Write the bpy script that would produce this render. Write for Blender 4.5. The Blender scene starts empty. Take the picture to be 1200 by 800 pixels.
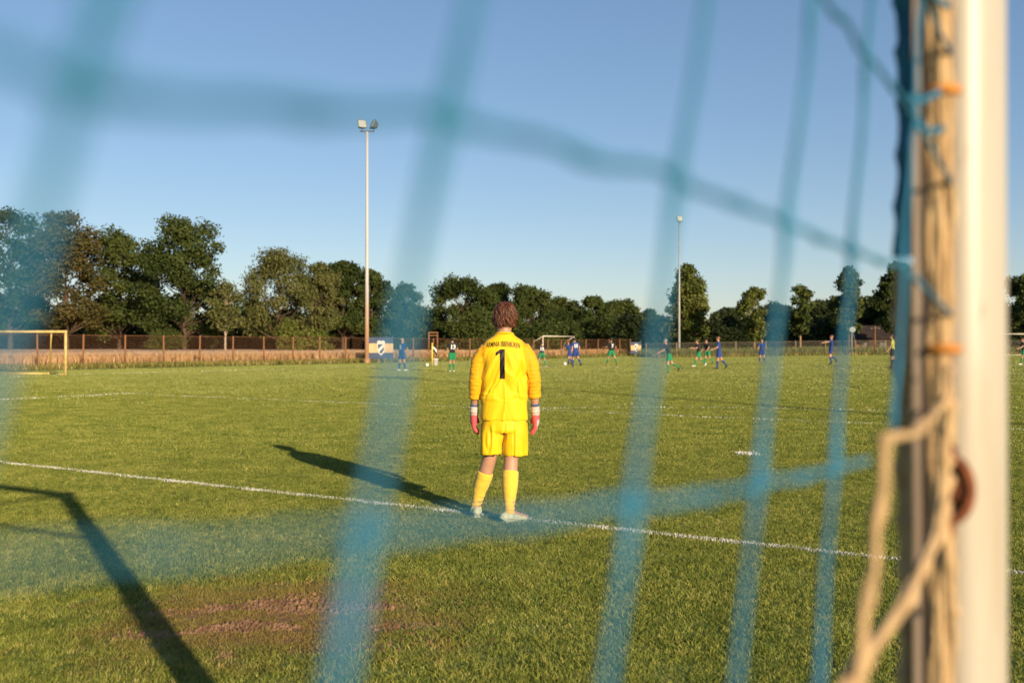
import bpy, bmesh, math, random
import numpy as np
from mathutils import Vector, Matrix, noise
from mathutils.bvhtree import BVHTree

# ------------------------------------------------------------------ camera
CAM_H = 1.36
F_PX, W_PX = 1167.0, 1200.0
HORIZON = 405.0                       # image row of the horizon in the photograph
sc = bpy.context.scene
cam_data = bpy.data.cameras.new('camera')
cam = bpy.data.objects.new('camera', cam_data)
sc.collection.objects.link(cam)
sc.camera = cam
cam.location = (0, 0, CAM_H)
cam.rotation_euler = (math.radians(90) + math.atan((HORIZON - 400) / F_PX), 0, 0)
cam_data.sensor_width = 36.0
cam_data.lens = 36.0 * F_PX / W_PX
cam_data.clip_start = 0.01
cam_data.clip_end = 6000
cam_data.dof.use_dof = True
cam_data.dof.focus_distance = 7.75
cam_data.dof.aperture_fstop = 3.0
cam_data.dof.aperture_blades = 0

# ------------------------------------------------------------------ sky, sun, exposure
SUN_ELEV = math.radians(14.4)
SUN_FROM = Vector((1.88, -3.40, 0)).normalized()     # horizontal direction towards the sun
world = bpy.data.worlds.new('World')
sc.world = world
world.use_nodes = True
wn = world.node_tree
sky = wn.nodes.new('ShaderNodeTexSky')
sky.sky_type = 'NISHITA'
sky.sun_disc = False
sky.sun_elevation = SUN_ELEV
sky.sun_rotation = math.atan2(SUN_FROM.x, SUN_FROM.y)
sky.altitude = 50
sky.air_density = 1.0
sky.dust_density = 0.25
sky.ozone_density = 3.0
bgn = wn.nodes['Background']
bgn.inputs['Strength'].default_value = 0.124
gam = wn.nodes.new('ShaderNodeGamma')                 # evens the whole sky a little, as the hazy evening air does
gam.inputs['Gamma'].default_value = 0.74
tint = wn.nodes.new('ShaderNodeMix'); tint.data_type = 'RGBA'; tint.blend_type = 'MULTIPLY'
tint.inputs[0].default_value = 1.0; tint.inputs[7].default_value = (1.02, 0.99, 1.04, 1)
wn.links.new(sky.outputs['Color'], gam.inputs['Color'])
wn.links.new(gam.outputs['Color'], tint.inputs[6])
hsv = wn.nodes.new('ShaderNodeHueSaturation'); hsv.inputs['Saturation'].default_value = 1.12
wn.links.new(tint.outputs[2], hsv.inputs['Color'])
wn.links.new(hsv.outputs['Color'], bgn.inputs['Color'])

sun_data = bpy.data.lights.new('sun', 'SUN')
sun_data.energy = 5.0
sun_data.angle = math.radians(0.55)
sun_data.color = (1.0, 0.80, 0.55)
sun = bpy.data.objects.new('sun', sun_data)
sc.collection.objects.link(sun)
sd = Vector((SUN_FROM.x * math.cos(SUN_ELEV), SUN_FROM.y * math.cos(SUN_ELEV), math.sin(SUN_ELEV)))
sun.rotation_euler = sd.to_track_quat('Z', 'Y').to_euler()
sun.location = sd * 60

sc.view_settings.view_transform = 'Standard'
sc.view_settings.look = 'None'
sc.view_settings.exposure = 0.6
sc.view_settings.gamma = 1.0
sc.view_settings.use_curve_mapping = False
sc.render.engine = 'CYCLES'
sc.cycles.use_denoising = True
sc.cycles.max_bounces = 6
sc.cycles.transparent_max_bounces = 8
sc.cycles.caustics_reflective = False
sc.cycles.caustics_refractive = False

# ------------------------------------------------------------------ site coordinates
# n runs up the pitch (along the touchline), u along the goal line, both from the near goal post
NV = Vector((0.532, 0.847, 0)).normalized()
UV = Vector((-NV.y, NV.x, 0))
SITE0 = Vector((0.496, 1.12, 0))
GS = 0.83
POST = Vector((0.503 * GS, 1.12 * GS, 0))             # foot of the near goal post
def site(u, n, z=0.0):
    p = SITE0 + UV * u + NV * n
    return Vector((p.x, p.y, z))
def smooth(a, b, x):
    t = np.clip((np.asarray(x, float) - a) / (b - a), 0, 1)
    return t * t * (3 - 2 * t)
def gz(x, y):
    """height of the ground: flat near the goal, rising a little to the far right"""
    x = np.asarray(x, float); y = np.asarray(y, float)
    return np.minimum(0.014 * np.log1p(np.exp(np.clip(x - 3, -30, 30))), 0.5) * smooth(20, 46, y)
def ground_at(px, py):
    """point of the ground under a pixel of the photograph"""
    d = 1587 / (py - HORIZON)
    for _ in range(30):
        z = float(gz((px - 600) / F_PX * d, d))
        d = (CAM_H - z) * F_PX / (py - HORIZON)
    x = (px - 600) / F_PX * d
    return Vector((x, d, float(gz(x, d))))
def at_depth(px, d):
    x = (px - 600) / F_PX * d
    return Vector((x, d, float(gz(x, d))))

# ------------------------------------------------------------------ helpers
COL = sc.collection
RNG = np.random.default_rng(7)

def tag(o, label=None, cat=None, group=None, kind=None):
    if label: o['label'] = label
    if cat: o['category'] = cat
    if group: o['group'] = group
    if kind: o['kind'] = kind
    return o
def empty(name, loc, rz=0.0):
    o = bpy.data.objects.new(name, None)
    o.empty_display_size = 0.3
    COL.objects.link(o)
    o.location = loc
    o.rotation_euler = (0, 0, rz)
    return o
def link(name, me, m=None, parent=None, loc=None, rz=None):
    o = bpy.data.objects.new(name, me)
    COL.objects.link(o)
    if m is not None and not me.materials:
        for k in (m if isinstance(m, (list, tuple)) else [m]):
            me.materials.append(k)
    if parent is not None: o.parent = parent
    if loc is not None: o.location = loc
    if rz is not None: o.rotation_euler = (0, 0, rz)
    return o
def np_mesh(name, verts, faces, smooth_shade=False):
    """verts (N,3); faces (M,k) with equal k, or a list of such arrays"""
    me = bpy.data.meshes.new(name)
    fl = faces if isinstance(faces, list) else [faces]
    fl = [np.asarray(f, np.int32) for f in fl if len(f)]
    verts = np.asarray(verts, np.float32)
    me.vertices.add(len(verts)); me.vertices.foreach_set('co', verts.ravel())
    loops = np.concatenate([f.ravel() for f in fl])
    sizes = np.concatenate([np.full(len(f), f.shape[1], np.int32) for f in fl])
    me.loops.add(len(loops)); me.loops.foreach_set('vertex_index', loops)
    me.polygons.add(len(sizes))
    st = np.concatenate([[0], np.cumsum(sizes)[:-1]]).astype(np.int32)
    me.polygons.foreach_set('loop_start', st)
    me.polygons.foreach_set('loop_total', sizes)
    me.update(calc_edges=True)
    if smooth_shade:
        me.polygons.foreach_set('use_smooth', np.ones(len(sizes), bool))
    return me

class MB:
    """collects boxes, tubes and lofts into one mesh"""
    def __init__(self): self.v = []; self.f = []
    def add(self, vs, fs):
        b = len(self.v); self.v += [tuple(v) for v in vs]; self.f += [tuple(i + b for i in f) for f in fs]
    def box(self, c, s, rot=None):
        hx, hy, hz = s[0] / 2, s[1] / 2, s[2] / 2
        vs = [Vector((x, y, z)) for x in (-hx, hx) for y in (-hy, hy) for z in (-hz, hz)]
        if rot is not None: vs = [rot @ v for v in vs]
        vs = [v + Vector(c) for v in vs]
        self.add(vs, [(0, 1, 3, 2), (4, 6, 7, 5), (0, 4, 5, 1), (2, 3, 7, 6), (0, 2, 6, 4), (1, 5, 7, 3)])
    def loft(self, rings, cap=True):
        n = len(rings[0]); b = len(self.v)
        for r in rings: self.v += [tuple(p) for p in r]
        for i in range(len(rings) - 1):
            for k in range(n):
                a = b + i * n + k; c = b + i * n + (k + 1) % n
                self.f.append((a, c, c + n, a + n))
        if cap:
            self.f.append(tuple(b + k for k in range(n))[::-1])
            self.f.append(tuple(b + (len(rings) - 1) * n + k for k in range(n)))
    def tube(self, pts, rad, n=8, cap=True, flat=None):
        """pts: list of points; rad: number, list, or list of (ra, rb); flat: hint axis of ra"""
        pts = [Vector(p) for p in pts]
        m = len(pts)
        if not isinstance(rad, (list, tuple)): rad = [rad] * m
        up = Vector(flat) if flat is not None else None
        rings = []; prev = None
        for i, p in enumerate(pts):
            t = (pts[min(i + 1, m - 1)] - pts[max(i - 1, 0)]).normalized()
            if up is not None: a = up - t * up.dot(t)
            elif prev is None:
                h = Vector((1, 0, 0)) if abs(t.x) < 0.8 else Vector((0, 0, 1))
                a = h - t * h.dot(t)
            else: a = prev - t * prev.dot(t)
            a.normalize(); prev = a
            c = t.cross(a)
            r = rad[i]; ra, rb = r if isinstance(r, (list, tuple)) else (r, r)
            rings.append([p + a * (ra * math.cos(2 * math.pi * k / n)) + c * (rb * math.sin(2 * math.pi * k / n)) for k in range(n)])
        self.loft(rings, cap)
    def ball(self, c, r, n=10, m=7):
        c = Vector(c); r = r if isinstance(r, (list, tuple)) else (r, r, r)
        rings = []
        for i in range(m + 1):
            th = math.pi * (0.02 + 0.96 * i / m)
            rings.append([c + Vector((r[0] * math.sin(th) * math.cos(2 * math.pi * k / n), r[1] * math.sin(th) * math.sin(2 * math.pi * k / n), -r[2] * math.cos(th))) for k in range(n)])
        self.loft(rings)
    def mesh(self, name, smooth_shade=False):
        me = bpy.data.meshes.new(name)
        me.from_pydata(self.v, [], self.f); me.update()
        if smooth_shade: me.polygons.foreach_set('use_smooth', np.ones(len(me.polygons), bool))
        return me
    def build(self, name, m=None, parent=None, smooth_shade=False, loc=None, rz=None):
        return link(name, self.mesh(name, smooth_shade), m, parent, loc, rz)

def remesh(me, voxel, smooth_iter=4, factor=0.5):
    """one continuous surface out of overlapping closed shells"""
    o = bpy.data.objects.new('tmp', me); COL.objects.link(o)
    r = o.modifiers.new('r', 'REMESH'); r.mode = 'VOXEL'; r.voxel_size = voxel; r.use_smooth_shade = True
    if smooth_iter:
        s = o.modifiers.new('s', 'SMOOTH'); s.iterations = smooth_iter; s.factor = factor
    dg = bpy.context.evaluated_depsgraph_get()
    out = bpy.data.meshes.new_from_object(o.evaluated_get(dg), depsgraph=dg)
    bpy.data.objects.remove(o); bpy.data.meshes.remove(me)
    out.polygons.foreach_set('use_smooth', np.ones(len(out.polygons), bool))
    return out
def coords(me):
    a = np.empty(len(me.vertices) * 3, np.float32); me.vertices.foreach_get('co', a); return a.reshape(-1, 3)
def normals(me):
    a = np.empty(len(me.vertices) * 3, np.float32); me.vertices.foreach_get('normal', a); return a.reshape(-1, 3)
def set_coords(me, a):
    me.vertices.foreach_set('co', np.asarray(a, np.float32).ravel()); me.update()
def vnoise(p, sc_, seed=0.0):
    return np.array([noise.noise(Vector((x * sc_[0] + seed, y * sc_[1] + seed * 1.7, z * sc_[2] - seed))) for x, y, z in p])

# ------------------------------------------------------------------ materials
class N:
    def __init__(self, name):
        self.m = bpy.data.materials.new(name); self.m.use_nodes = True
        self.t = self.m.node_tree; self.b = self.t.nodes['Principled BSDF']; self.o = self.t.nodes['Material Output']
    def n(self, kind, **kw):
        x = self.t.nodes.new(kind)
        for k, v in kw.items(): setattr(x, k, v)
        return x
    def l(self, a, b): self.t.links.new(a, b)
    def set(self, k, v): self.b.inputs[k].default_value = v
    def coord(self, which='Object'): return self.n('ShaderNodeTexCoord').outputs[which]
    def pos(self): return self.n('ShaderNodeNewGeometry').outputs['Position']
    def scaled(self, vec, s):
        mp = self.n('ShaderNodeMapping'); mp.inputs['Scale'].default_value = s if isinstance(s, tuple) else (s, s, s)
        self.l(vec, mp.inputs['Vector']); return mp.outputs['Vector']
    def noise(self, vec, scale, detail=3.0, rough=0.55):
        x = self.n('ShaderNodeTexNoise'); x.inputs['Scale'].default_value = scale
        x.inputs['Detail'].default_value = detail; x.inputs['Roughness'].default_value = rough
        if vec is not None: self.l(vec, x.inputs['Vector'])
        return x.outputs['Fac']
    def ramp(self, fac, stops):
        r = self.n('ShaderNodeValToRGB'); e = r.color_ramp.elements
        while len(e) < len(stops): e.new(0.5)
        for i, (p, c) in enumerate(stops):
            e[i].position = p; e[i].color = (*c, 1) if len(c) == 3 else c
        self.l(fac, r.inputs['Fac']); return r.outputs['Color']
    def mix(self, fac, a, b, mode='MIX'):
        x = self.n('ShaderNodeMix', data_type='RGBA', blend_type=mode)
        for s, v in ((x.inputs[0], fac), (x.inputs[6], a), (x.inputs[7], b)):
            if isinstance(v, (int, float)): s.default_value = v
            elif isinstance(v, tuple): s.default_value = (*v, 1)
            else: self.l(v, s)
        return x.outputs[2]
    def math(self, op, a, b=0.0):
        x = self.n('ShaderNodeMath', operation=op)
        for s, v in zip(x.inputs, (a, b)):
            if isinstance(v, (int, float)): s.default_value = v
            else: self.l(v, s)
        return x.outputs[0]
    def bump(self, h, strength=0.3, dist=0.01):
        x = self.n('ShaderNodeBump'); x.inputs['Strength'].default_value = strength; x.inputs['Distance'].default_value = dist
        self.l(h, x.inputs['Height']); self.l(x.outputs['Normal'], self.b.inputs['Normal'])
    def color(self, c): self.l(c, self.b.inputs['Base Color'])

def mat(name, c, rough=0.6, var=0.25, scale=8.0, metal=0.0, bump=0.15, c2=None, spec=0.3, stretch=None, bdist=0.004):
    """a plain surface whose colour drifts between two tones, with a little relief"""
    k = N(name); v = k.coord()
    if stretch: v = k.scaled(v, stretch)
    f = k.noise(v, scale, 4)
    a = tuple(x * (1 - var) for x in c); b = c2 if c2 else tuple(min(1, x * (1 + var)) for x in c)
    k.color(k.ramp(f, [(0.3, a), (0.7, b)]))
    k.set('Roughness', rough); k.set('Metallic', metal); k.set('Specular IOR Level', spec)
    if bump: k.bump(k.noise(v, scale * 6, 2), bump, bdist)
    return k.m
# ------------------------------------------------------------------ ground
def leafy(name, stops, scale=0.6, rand=0.35, rough=0.6, trans=0.25, attr=None, patches=None, rscale=None):
    """blade or leaf material: world-space patches, per-instance or per-face tone, some light through"""
    k = N(name)
    p = k.pos()
    f = k.noise(p, scale, 4, 0.6)
    if attr == 'blade':
        a = k.n('ShaderNodeAttribute'); a.attribute_name = 'var'
        r = k.math('ADD', k.math('MULTIPLY', a.outputs['Fac'], 0.6), k.math('MULTIPLY', k.n('ShaderNodeObjectInfo').outputs['Random'], 0.4))
    elif attr:
        a = k.n('ShaderNodeAttribute'); a.attribute_name = attr; r = a.outputs['Fac']
    else:
        r = k.n('ShaderNodeObjectInfo').outputs['Random']
    mixf = k.math('ADD', k.math('MULTIPLY', f, 1 - rand), k.math('MULTIPLY', r, rand))
    c = k.ramp(mixf, stops)
    if patches: c = patches(k, p, c)
    k.color(c); k.set('Roughness', rough); k.set('Specular IOR Level', 0.12)
    tr = k.n('ShaderNodeBsdfTranslucent'); k.l(c, tr.inputs['Color'])
    mx = k.n('ShaderNodeMixShader'); mx.inputs['Fac'].default_value = trans
    k.l(k.b.outputs['BSDF'], mx.inputs[1]); k.l(tr.outputs['BSDF'], mx.inputs[2])
    k.l(mx.outputs['Shader'], k.o.inputs['Surface'])
    return k.m

PATCH = (-1.15, 5.0)                                  # worn patch behind the goal area line
def worn(xy):
    """0..1 wear of the turf around the goal mouth"""
    x, y = xy[:, 0], xy[:, 1]
    d = np.sqrt(((x - PATCH[0]) / 0.80) ** 2 + ((y - PATCH[1]) / 0.70) ** 2)
    return np.clip(1.15 - d, 0, 1)

def patch_mix(k, p, c):
    # dry straw-coloured turf around the worn patch
    sub = k.n('ShaderNodeVectorMath', operation='SUBTRACT'); k.l(p, sub.inputs[0]); sub.inputs[1].default_value = (PATCH[0], PATCH[1], 0)
    mul = k.n('ShaderNodeVectorMath', operation='MULTIPLY'); k.l(sub.outputs[0], mul.inputs[0]); mul.inputs[1].default_value = (0.8, 0.95, 0)
    ln = k.n('ShaderNodeVectorMath', operation='LENGTH'); k.l(mul.outputs[0], ln.inputs[0])
    nz = k.noise(p, 2.6, 3, 0.6)
    d = k.math('ADD', ln.outputs['Value'], k.math('MULTIPLY', k.math('SUBTRACT', nz, 0.5), 1.6))
    f = k.ramp(d, [(0.35, (0.75, 0.75, 0.75)), (0.95, (0, 0, 0))])
    return k.mix(f, c, (0.26, 0.17, 0.055))

TURF_STOPS = [(0.25, (0.078, 0.112, 0.020)), (0.42, (0.150, 0.188, 0.032)), (0.55, (0.235, 0.260, 0.048)), (0.68, (0.335, 0.335, 0.074)), (0.84, (0.47, 0.39, 0.13))]
M_turf = leafy('turf_blade', TURF_STOPS, 1.6, 0.58, 0.5, 0.2, patches=patch_mix, attr='blade')

M_turf_far = leafy('turf_blade_far', [(0.25, (0.17, 0.20, 0.05)), (0.5, (0.26, 0.285, 0.075)), (0.75, (0.36, 0.36, 0.11))], 0.12, 0.45, 0.6, 0.2, attr='blade')
k = N('pitch_ground')
p = k.pos()
c = k.ramp(k.noise(p, 0.35, 6, 0.65), [(0.3, (0.12, 0.15, 0.028)), (0.5, (0.19, 0.215, 0.045)), (0.7, (0.27, 0.27, 0.075))])
sub = k.n('ShaderNodeVectorMath', operation='SUBTRACT'); k.l(p, sub.inputs[0]); sub.inputs[1].default_value = (PATCH[0], PATCH[1], 0)
ln = k.n('ShaderNodeVectorMath', operation='LENGTH'); k.l(sub.outputs[0], ln.inputs[0])
d = k.math('ADD', ln.outputs['Value'], k.math('MULTIPLY', k.math('SUBTRACT', k.noise(p, 3.5, 4, 0.6), 0.5), 1.2))
c = k.mix(k.ramp(d, [(0.35, (1, 1, 1)), (0.9, (0, 0, 0))]), c, (0.27, 0.150, 0.065))
k.color(c); k.set('Roughness', 0.9); k.set('Specular IOR Level', 0.1)
k.bump(k.noise(p, 14, 4), 0.6, 0.03)
M_pitch = k.m

# one sheet to the horizon, finer towards the camera
xs = np.concatenate([[-3000, -1500, -700, -350, -200], np.arange(-140, -30, 10), np.arange(-30, 60, 2.5), np.arange(60, 150, 10), [200, 350, 700, 1500, 3000]])
ys = np.concatenate([[-600, -200, -60, -20], np.arange(-8, 70, 2.5), np.arange(70, 200, 8), [260, 400, 800, 1600, 4500]])
X, Y = np.meshgrid(xs, ys)
Z = gz(X, Y)
idx = np.arange(X.size).reshape(X.shape)
fc = np.stack([idx[:-1, :-1], idx[:-1, 1:], idx[1:, 1:], idx[1:, :-1]], -1).reshape(-1, 4)
g = link('ground', np_mesh('ground', np.stack([X, Y, Z], -1).reshape(-1, 3), fc, True), M_pitch)
tag(g, kind='structure')

# --- turf: clumps of real blades instanced over the pitch
def blades(n, radius, h0, h1, w, lean, seed):
    r = np.random.default_rng(seed)
    a = r.uniform(0, 2 * np.pi, n); rr = radius * np.sqrt(r.uniform(0, 1, n))
    bx, by = rr * np.cos(a), rr * np.sin(a)
    h = r.uniform(h0, h1, n); th = r.uniform(0, 2 * np.pi, n); la = r.uniform(0, 2 * np.pi, n); le = h * lean * r.uniform(0.2, 1, n)
    wx, wy = w * np.cos(th) / 2, w * np.sin(th) / 2
    ex, ey = le * np.cos(la), le * np.sin(la)
    o = np.zeros(n)
    V = np.stack([np.stack([bx - wx, by - wy, o - 0.005], -1), np.stack([bx + wx, by + wy, o - 0.005], -1),
                  np.stack([bx + wx * .8 + ex * .35, by + wy * .8 + ey * .35, h * .6], -1), np.stack([bx - wx * .8 + ex * .35, by - wy * .8 + ey * .35, h * .6], -1),
                  np.stack([bx + ex, by + ey, h], -1)], 1).reshape(-1, 3)
    i = np.arange(n)[:, None] * 5
    return V, [i + np.array([[0, 1, 2, 3]]), i + np.array([[3, 2, 4]])]
def scatter(name, pts, scl, variants, m):
    """instances blade clumps on points (ground cover nobody could count)"""
    coll = bpy.data.collections.new(name + '_clumps')
    for V, F in variants:
        me = np_mesh(name + '_clump', V, F); me.materials.append(m)
        rr_ = np.random.default_rng(len(coll.objects)).uniform(0, 1, len(F[0])); at = me.attributes.new('var', 'FLOAT', 'FACE'); at.data.foreach_set('value', np.concatenate([rr_, rr_]).astype(np.float32))
        coll.objects.link(bpy.data.objects.new(name + '_clump', me))
    me = bpy.data.meshes.new(name)
    me.vertices.add(len(pts)); me.vertices.foreach_set('co', np.asarray(pts, np.float32).ravel())
    at = me.attributes.new('scl', 'FLOAT', 'POINT'); at.data.foreach_set('value', np.asarray(scl, np.float32))
    me.update()
    o = link(name, me)
    ng = bpy.data.node_groups.new(name + '_scatter', 'GeometryNodeTree')
    ng.interface.new_socket('Geometry', in_out='INPUT', socket_type='NodeSocketGeometry')
    ng.interface.new_socket('Geometry', in_out='OUTPUT', socket_type='NodeSocketGeometry')
    gi = ng.nodes.new('NodeGroupInput'); go = ng.nodes.new('NodeGroupOutput')
    iop = ng.nodes.new('GeometryNodeInstanceOnPoints'); ci = ng.nodes.new('GeometryNodeCollectionInfo')
    ci.inputs['Collection'].default_value = coll; ci.inputs['Separate Children'].default_value = True; ci.inputs['Reset Children'].default_value = True
    rv = ng.nodes.new('FunctionNodeRandomValue'); rv.data_type = 'FLOAT_VECTOR'
    rv.inputs['Min'].default_value = (-0.08, -0.08, 0); rv.inputs['Max'].default_value = (0.08, 0.08, 6.283)
    na = ng.nodes.new('GeometryNodeInputNamedAttribute'); na.data_type = 'FLOAT'; na.inputs['Name'].default_value = 'scl'
    L = ng.links.new
    L(gi.outputs[0], iop.inputs['Points']); L(ci.outputs[0], iop.inputs['Instance']); iop.inputs['Pick Instance'].default_value = True
    L(rv.outputs[0], iop.inputs['Rotation']); L(na.outputs['Attribute'], iop.inputs['Scale']); L(iop.outputs[0], go.inputs[0])
    md = o.modifiers.new('scatter', 'NODES'); md.node_group = ng
    return o
def wedge(y0, y1, slope, margin, density, rng):
    """random points of the ground in front of the goal, widening with distance"""
    wmax = 2 * (slope * y1 + margin); n = int(wmax * (y1 - y0) * density)
    x = rng.uniform(-wmax / 2, wmax / 2, n); y = rng.uniform(y0, y1, n)
    keep = np.abs(x) < slope * y + margin
    return np.stack([x[keep], y[keep]], -1)
def on_ground(xy): return np.column_stack([xy, gz(xy[:, 0], xy[:, 1])])
SIDE_U, BACK_N = 43.5, 106.0                          # touchline and far goal line
def on_pitch(xy, mu, mn):
    q = xy - np.array([SITE0.x, SITE0.y])
    uu = q @ np.array([UV.x, UV.y]); nn = q @ np.array([NV.x, NV.y])
    return (uu < SIDE_U + mu) & (nn < BACK_N + mn)

# near turf
def fade(xy, a, b, up): s = smooth(a, b, xy[:, 1]); return xy[RNG.uniform(0, 1, len(xy)) < (s if up else 1 - s)]
xy = fade(wedge(2.6, 15, 0.56, 1.0, 760, RNG), 11, 15, False)
w = worn(xy)
nzv = np.array([noise.noise(Vector((x * 2.6, y * 6.5, 0.3))) + .4 * noise.noise(Vector((x * 8, y * 16, 1.3))) for x, y in xy])
keep = RNG.uniform(0, 1, len(xy)) > np.clip(np.sqrt(w) * 1.2 * (0.18 + 2.6 * nzv), 0, 0.92)
xy = xy[keep]; nzv = nzv[keep]; w = w[keep]
o = scatter('turf', on_ground(xy), RNG.uniform(0.7, 1.25, len(xy)) * (1 + 0.35 * nzv) * (1 - 0.3 * w),
            [blades(26, 0.050, 0.009, 0.023, 0.0034, 1.2, s) for s in range(5)], M_turf)
tag(o, 'short mown turf around the goal area line', 'grass', kind='stuff')
xy = fade(fade(wedge(10, 52, 0.56, 2.0, 75, RNG), 10.5, 14.5, True), 20, 52, False)
o = scatter('turf', on_ground(xy), RNG.uniform(0.7, 1.3, len(xy)), [blades(80, 0.16, 0.010, 0.026, 0.007, 1.1, 10 + s) for s in range(5)], M_turf)
tag(o, 'mown turf further up the pitch around the penalty spot', 'grass', kind='stuff')
xy = fade(wedge(18, 135, 0.56, 3.0, 8, RNG), 18, 50, True); xy = xy[on_pitch(xy, 6, 14)]
o = scatter('turf', on_ground(xy), RNG.uniform(0.7, 1.3, len(xy)), [blades(60, 0.5, 0.015, 0.034, 0.024, 0.9, 20 + s) for s in range(5)], M_turf_far)
tag(o, 'pale mown turf on the far half of the pitch', 'grass', kind='stuff')

# scuffed soil of the worn patch: crumbs and clods in streaks
M_soil = mat('dry_red_soil', (0.26, 0.130, 0.060), 0.95, 0.35, 6, bump=0.4, c2=(0.40, 0.23, 0.12))
n_ = 9000; sx = RNG.normal(PATCH[0], 0.46, n_); sy = RNG.normal(PATCH[1], 0.34, n_)
nv_ = np.array([noise.noise(Vector((x * 2.6, y * 6.5, 0.3))) + .4 * noise.noise(Vector((x * 8, y * 16, 1.3))) for x, y in zip(sx, sy)])
kp_ = nv_ > 0.10; sx, sy = sx[kp_], sy[kp_]; n_ = len(sx); rs = 0.004 + 0.013 * RNG.uniform(0, 1, n_) ** 3
th = RNG.uniform(0, 6.28, n_)[:, None] + np.array([[0, 1.57, 3.14, 4.71]]); rad_ = rs[:, None] * RNG.uniform(.7, 1.4, (n_, 4))
ring_ = np.stack([sx[:, None] + rad_ * np.cos(th), sy[:, None] + rad_ * np.sin(th), np.full((n_, 4), -0.002)], -1)
top_ = np.stack([sx + rs * .3, sy, rs * RNG.uniform(.6, 1.3, n_)], -1)[:, None, :]
i_ = np.arange(n_)[:, None] * 5
o = link('soil', np_mesh('soil', np.concatenate([ring_, top_], 1).reshape(-1, 3), np.concatenate([i_ + np.array([[a, (a + 1) % 4, 4]]) for a in range(4)])), M_soil)
tag(o, 'crumbly red brown soil showing through the worn turf', 'soil', kind='stuff')

# --- painted lines: chalked blades standing in the turf
M_chalk = mat('chalked_grass', (0.62, 0.62, 0.56), 0.85, 0.3, 5, bump=0, c2=(0.74, 0.73, 0.68))
def line(name, pts, width, bw, bh, dens, seed=1, wear=0.25):
    r = np.random.default_rng(seed); Vs = []; Q = []; T = []; b = 0
    strip = []
    for a, c in zip(pts[:-1], pts[1:]):
        a = Vector(a); c = Vector(c); L = (c - a).length; t = (c - a) / L; s = Vector((-t.y, t.x, 0))
        n = int(L * width * dens)
        if n < 1: continue
        al = r.uniform(0, L, n); of = np.clip(r.normal(0, width * .3, n), -width * .62, width * .62)
        px_ = a.x + t.x * al + s.x * of; py_ = a.y + t.y * al + s.y * of
        kp = np.array([noise.noise(Vector((x * 1.7, y * 1.7, 2))) for x, y in zip(px_, py_)]) + r.uniform(0, 1, n) > wear
        px_, py_ = px_[kp], py_[kp]; n = len(px_)
        V, F = blades(n, 0.0, bh * .7, bh * 1.1, bw, 0.8, seed + 3)
        V = V.reshape(n, 5, 3); V[:, :, 0] += px_[:, None]; V[:, :, 1] += py_[:, None]; V[:, :, 2] += gz(px_, py_)[:, None]
        Vs.append(V.reshape(-1, 3)); Q.append(F[0] + b); T.append(F[1] + b); b += n * 5
    o = link(name, np_mesh(name, np.concatenate(Vs), [np.concatenate(Q), np.concatenate(T)]), M_chalk)
    tag(o, kind='structure'); return o
CU = 3.70                                             # middle of the goal
line('goal_area_line', [site(CU + 9.2, 5.42), site(CU - 8.5, 5.42)], 0.085, 0.0050, 0.026, 9500, 1, 0.25)
line('penalty_area_line', [site(CU + 20.1, 16.75), site(CU - 9, 16.75)], 0.11, 0.012, 0.030, 1500, 2, 0.38)
line('penalty_area_line', [site(CU + 20.1, 16.75), site(CU + 20.1, 6)], 0.12, 0.014, 0.05, 700, 3)
arc = []
for i in range(25):
    a = math.radians(37 + 106 * i / 24); arc.append(site(CU + 9.15 * math.cos(a), 11.2 + 9.15 * math.sin(a)))
line('penalty_arc_line', arc, 0.12, 0.014, 0.045, 350, 4, 0.35)
line('touchline', [site(41.5, -5), site(41.5, 105)], 0.14, 0.03, 0.06, 260, 5, 0.45)
line('halfway_line', [site(41.5, 52.5), site(-26, 52.5)], 0.14, 0.03, 0.055, 160, 6, 0.5)
circ = [site(CU + 9.15 * math.cos(t), 52.5 + 9.15 * math.sin(t)) for t in np.linspace(0, 2 * math.pi, 60)]
line('centre_circle_line', circ, 0.12, 0.03, 0.05, 200, 7, 0.5)
sp = ground_at(875, 533)
line('penalty_spot', [sp + Vector((-0.13, 0, 0)), sp + Vector((0.13, 0, 0))], 0.26, 0.012, 0.05, 2400, 8, 0.1)

# --- rough verge, wheat and crops beyond
def stalks(name, xy, h0, h1, w, lean, m, seed, var=True):
    n = len(xy); V, F = blades(n, 0.0, h0, h1, w, lean, seed)
    V = V.reshape(n, 5, 3); V[:, :, :2] += xy[:, None, :]; V[:, :, 2] += gz(xy[:, 0], xy[:, 1])[:, None]
    me = np_mesh(name, V.reshape(-1, 3), F)
    a = me.attributes.new('var', 'FLOAT', 'FACE'); r = np.random.default_rng(seed).uniform(0, 1, n)
    a.data.foreach_set('value', np.concatenate([r, r]).astype(np.float32))
    return link(name, me, m)
FENCE0 = Vector((-28.06, 58.9, 0)); FDIR = Vector((0.533, 0.846, 0)).normalized(); FPER = Vector((-FDIR.y, FDIR.x, 0))
def along_fence(n, a0, a1, p0, p1, rng):
    a = rng.uniform(a0, a1, n); p_ = rng.uniform(p0, p1, n)
    return np.stack([FENCE0.x + FDIR.x * a + FPER.x * p_, FENCE0.y + FDIR.y * a + FPER.y * p_], -1)
VERGE_STOPS = [(0.25, (0.09, 0.115, 0.02)), (0.45, (0.18, 0.18, 0.04)), (0.62, (0.30, 0.24, 0.075)), (0.78, (0.45, 0.32, 0.14))]
M_verge = leafy('verge_grass', VERGE_STOPS, 0.25, 0.5, 0.7, 0.25, attr='var')
M_wheat = leafy('ripe_wheat', [(0.25, (0.52, 0.29, 0.125)), (0.5, (0.70, 0.43, 0.20)), (0.75, (0.80, 0.55, 0.30))], 0.12, 0.5, 0.75, 0.2, attr='var')
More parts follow.
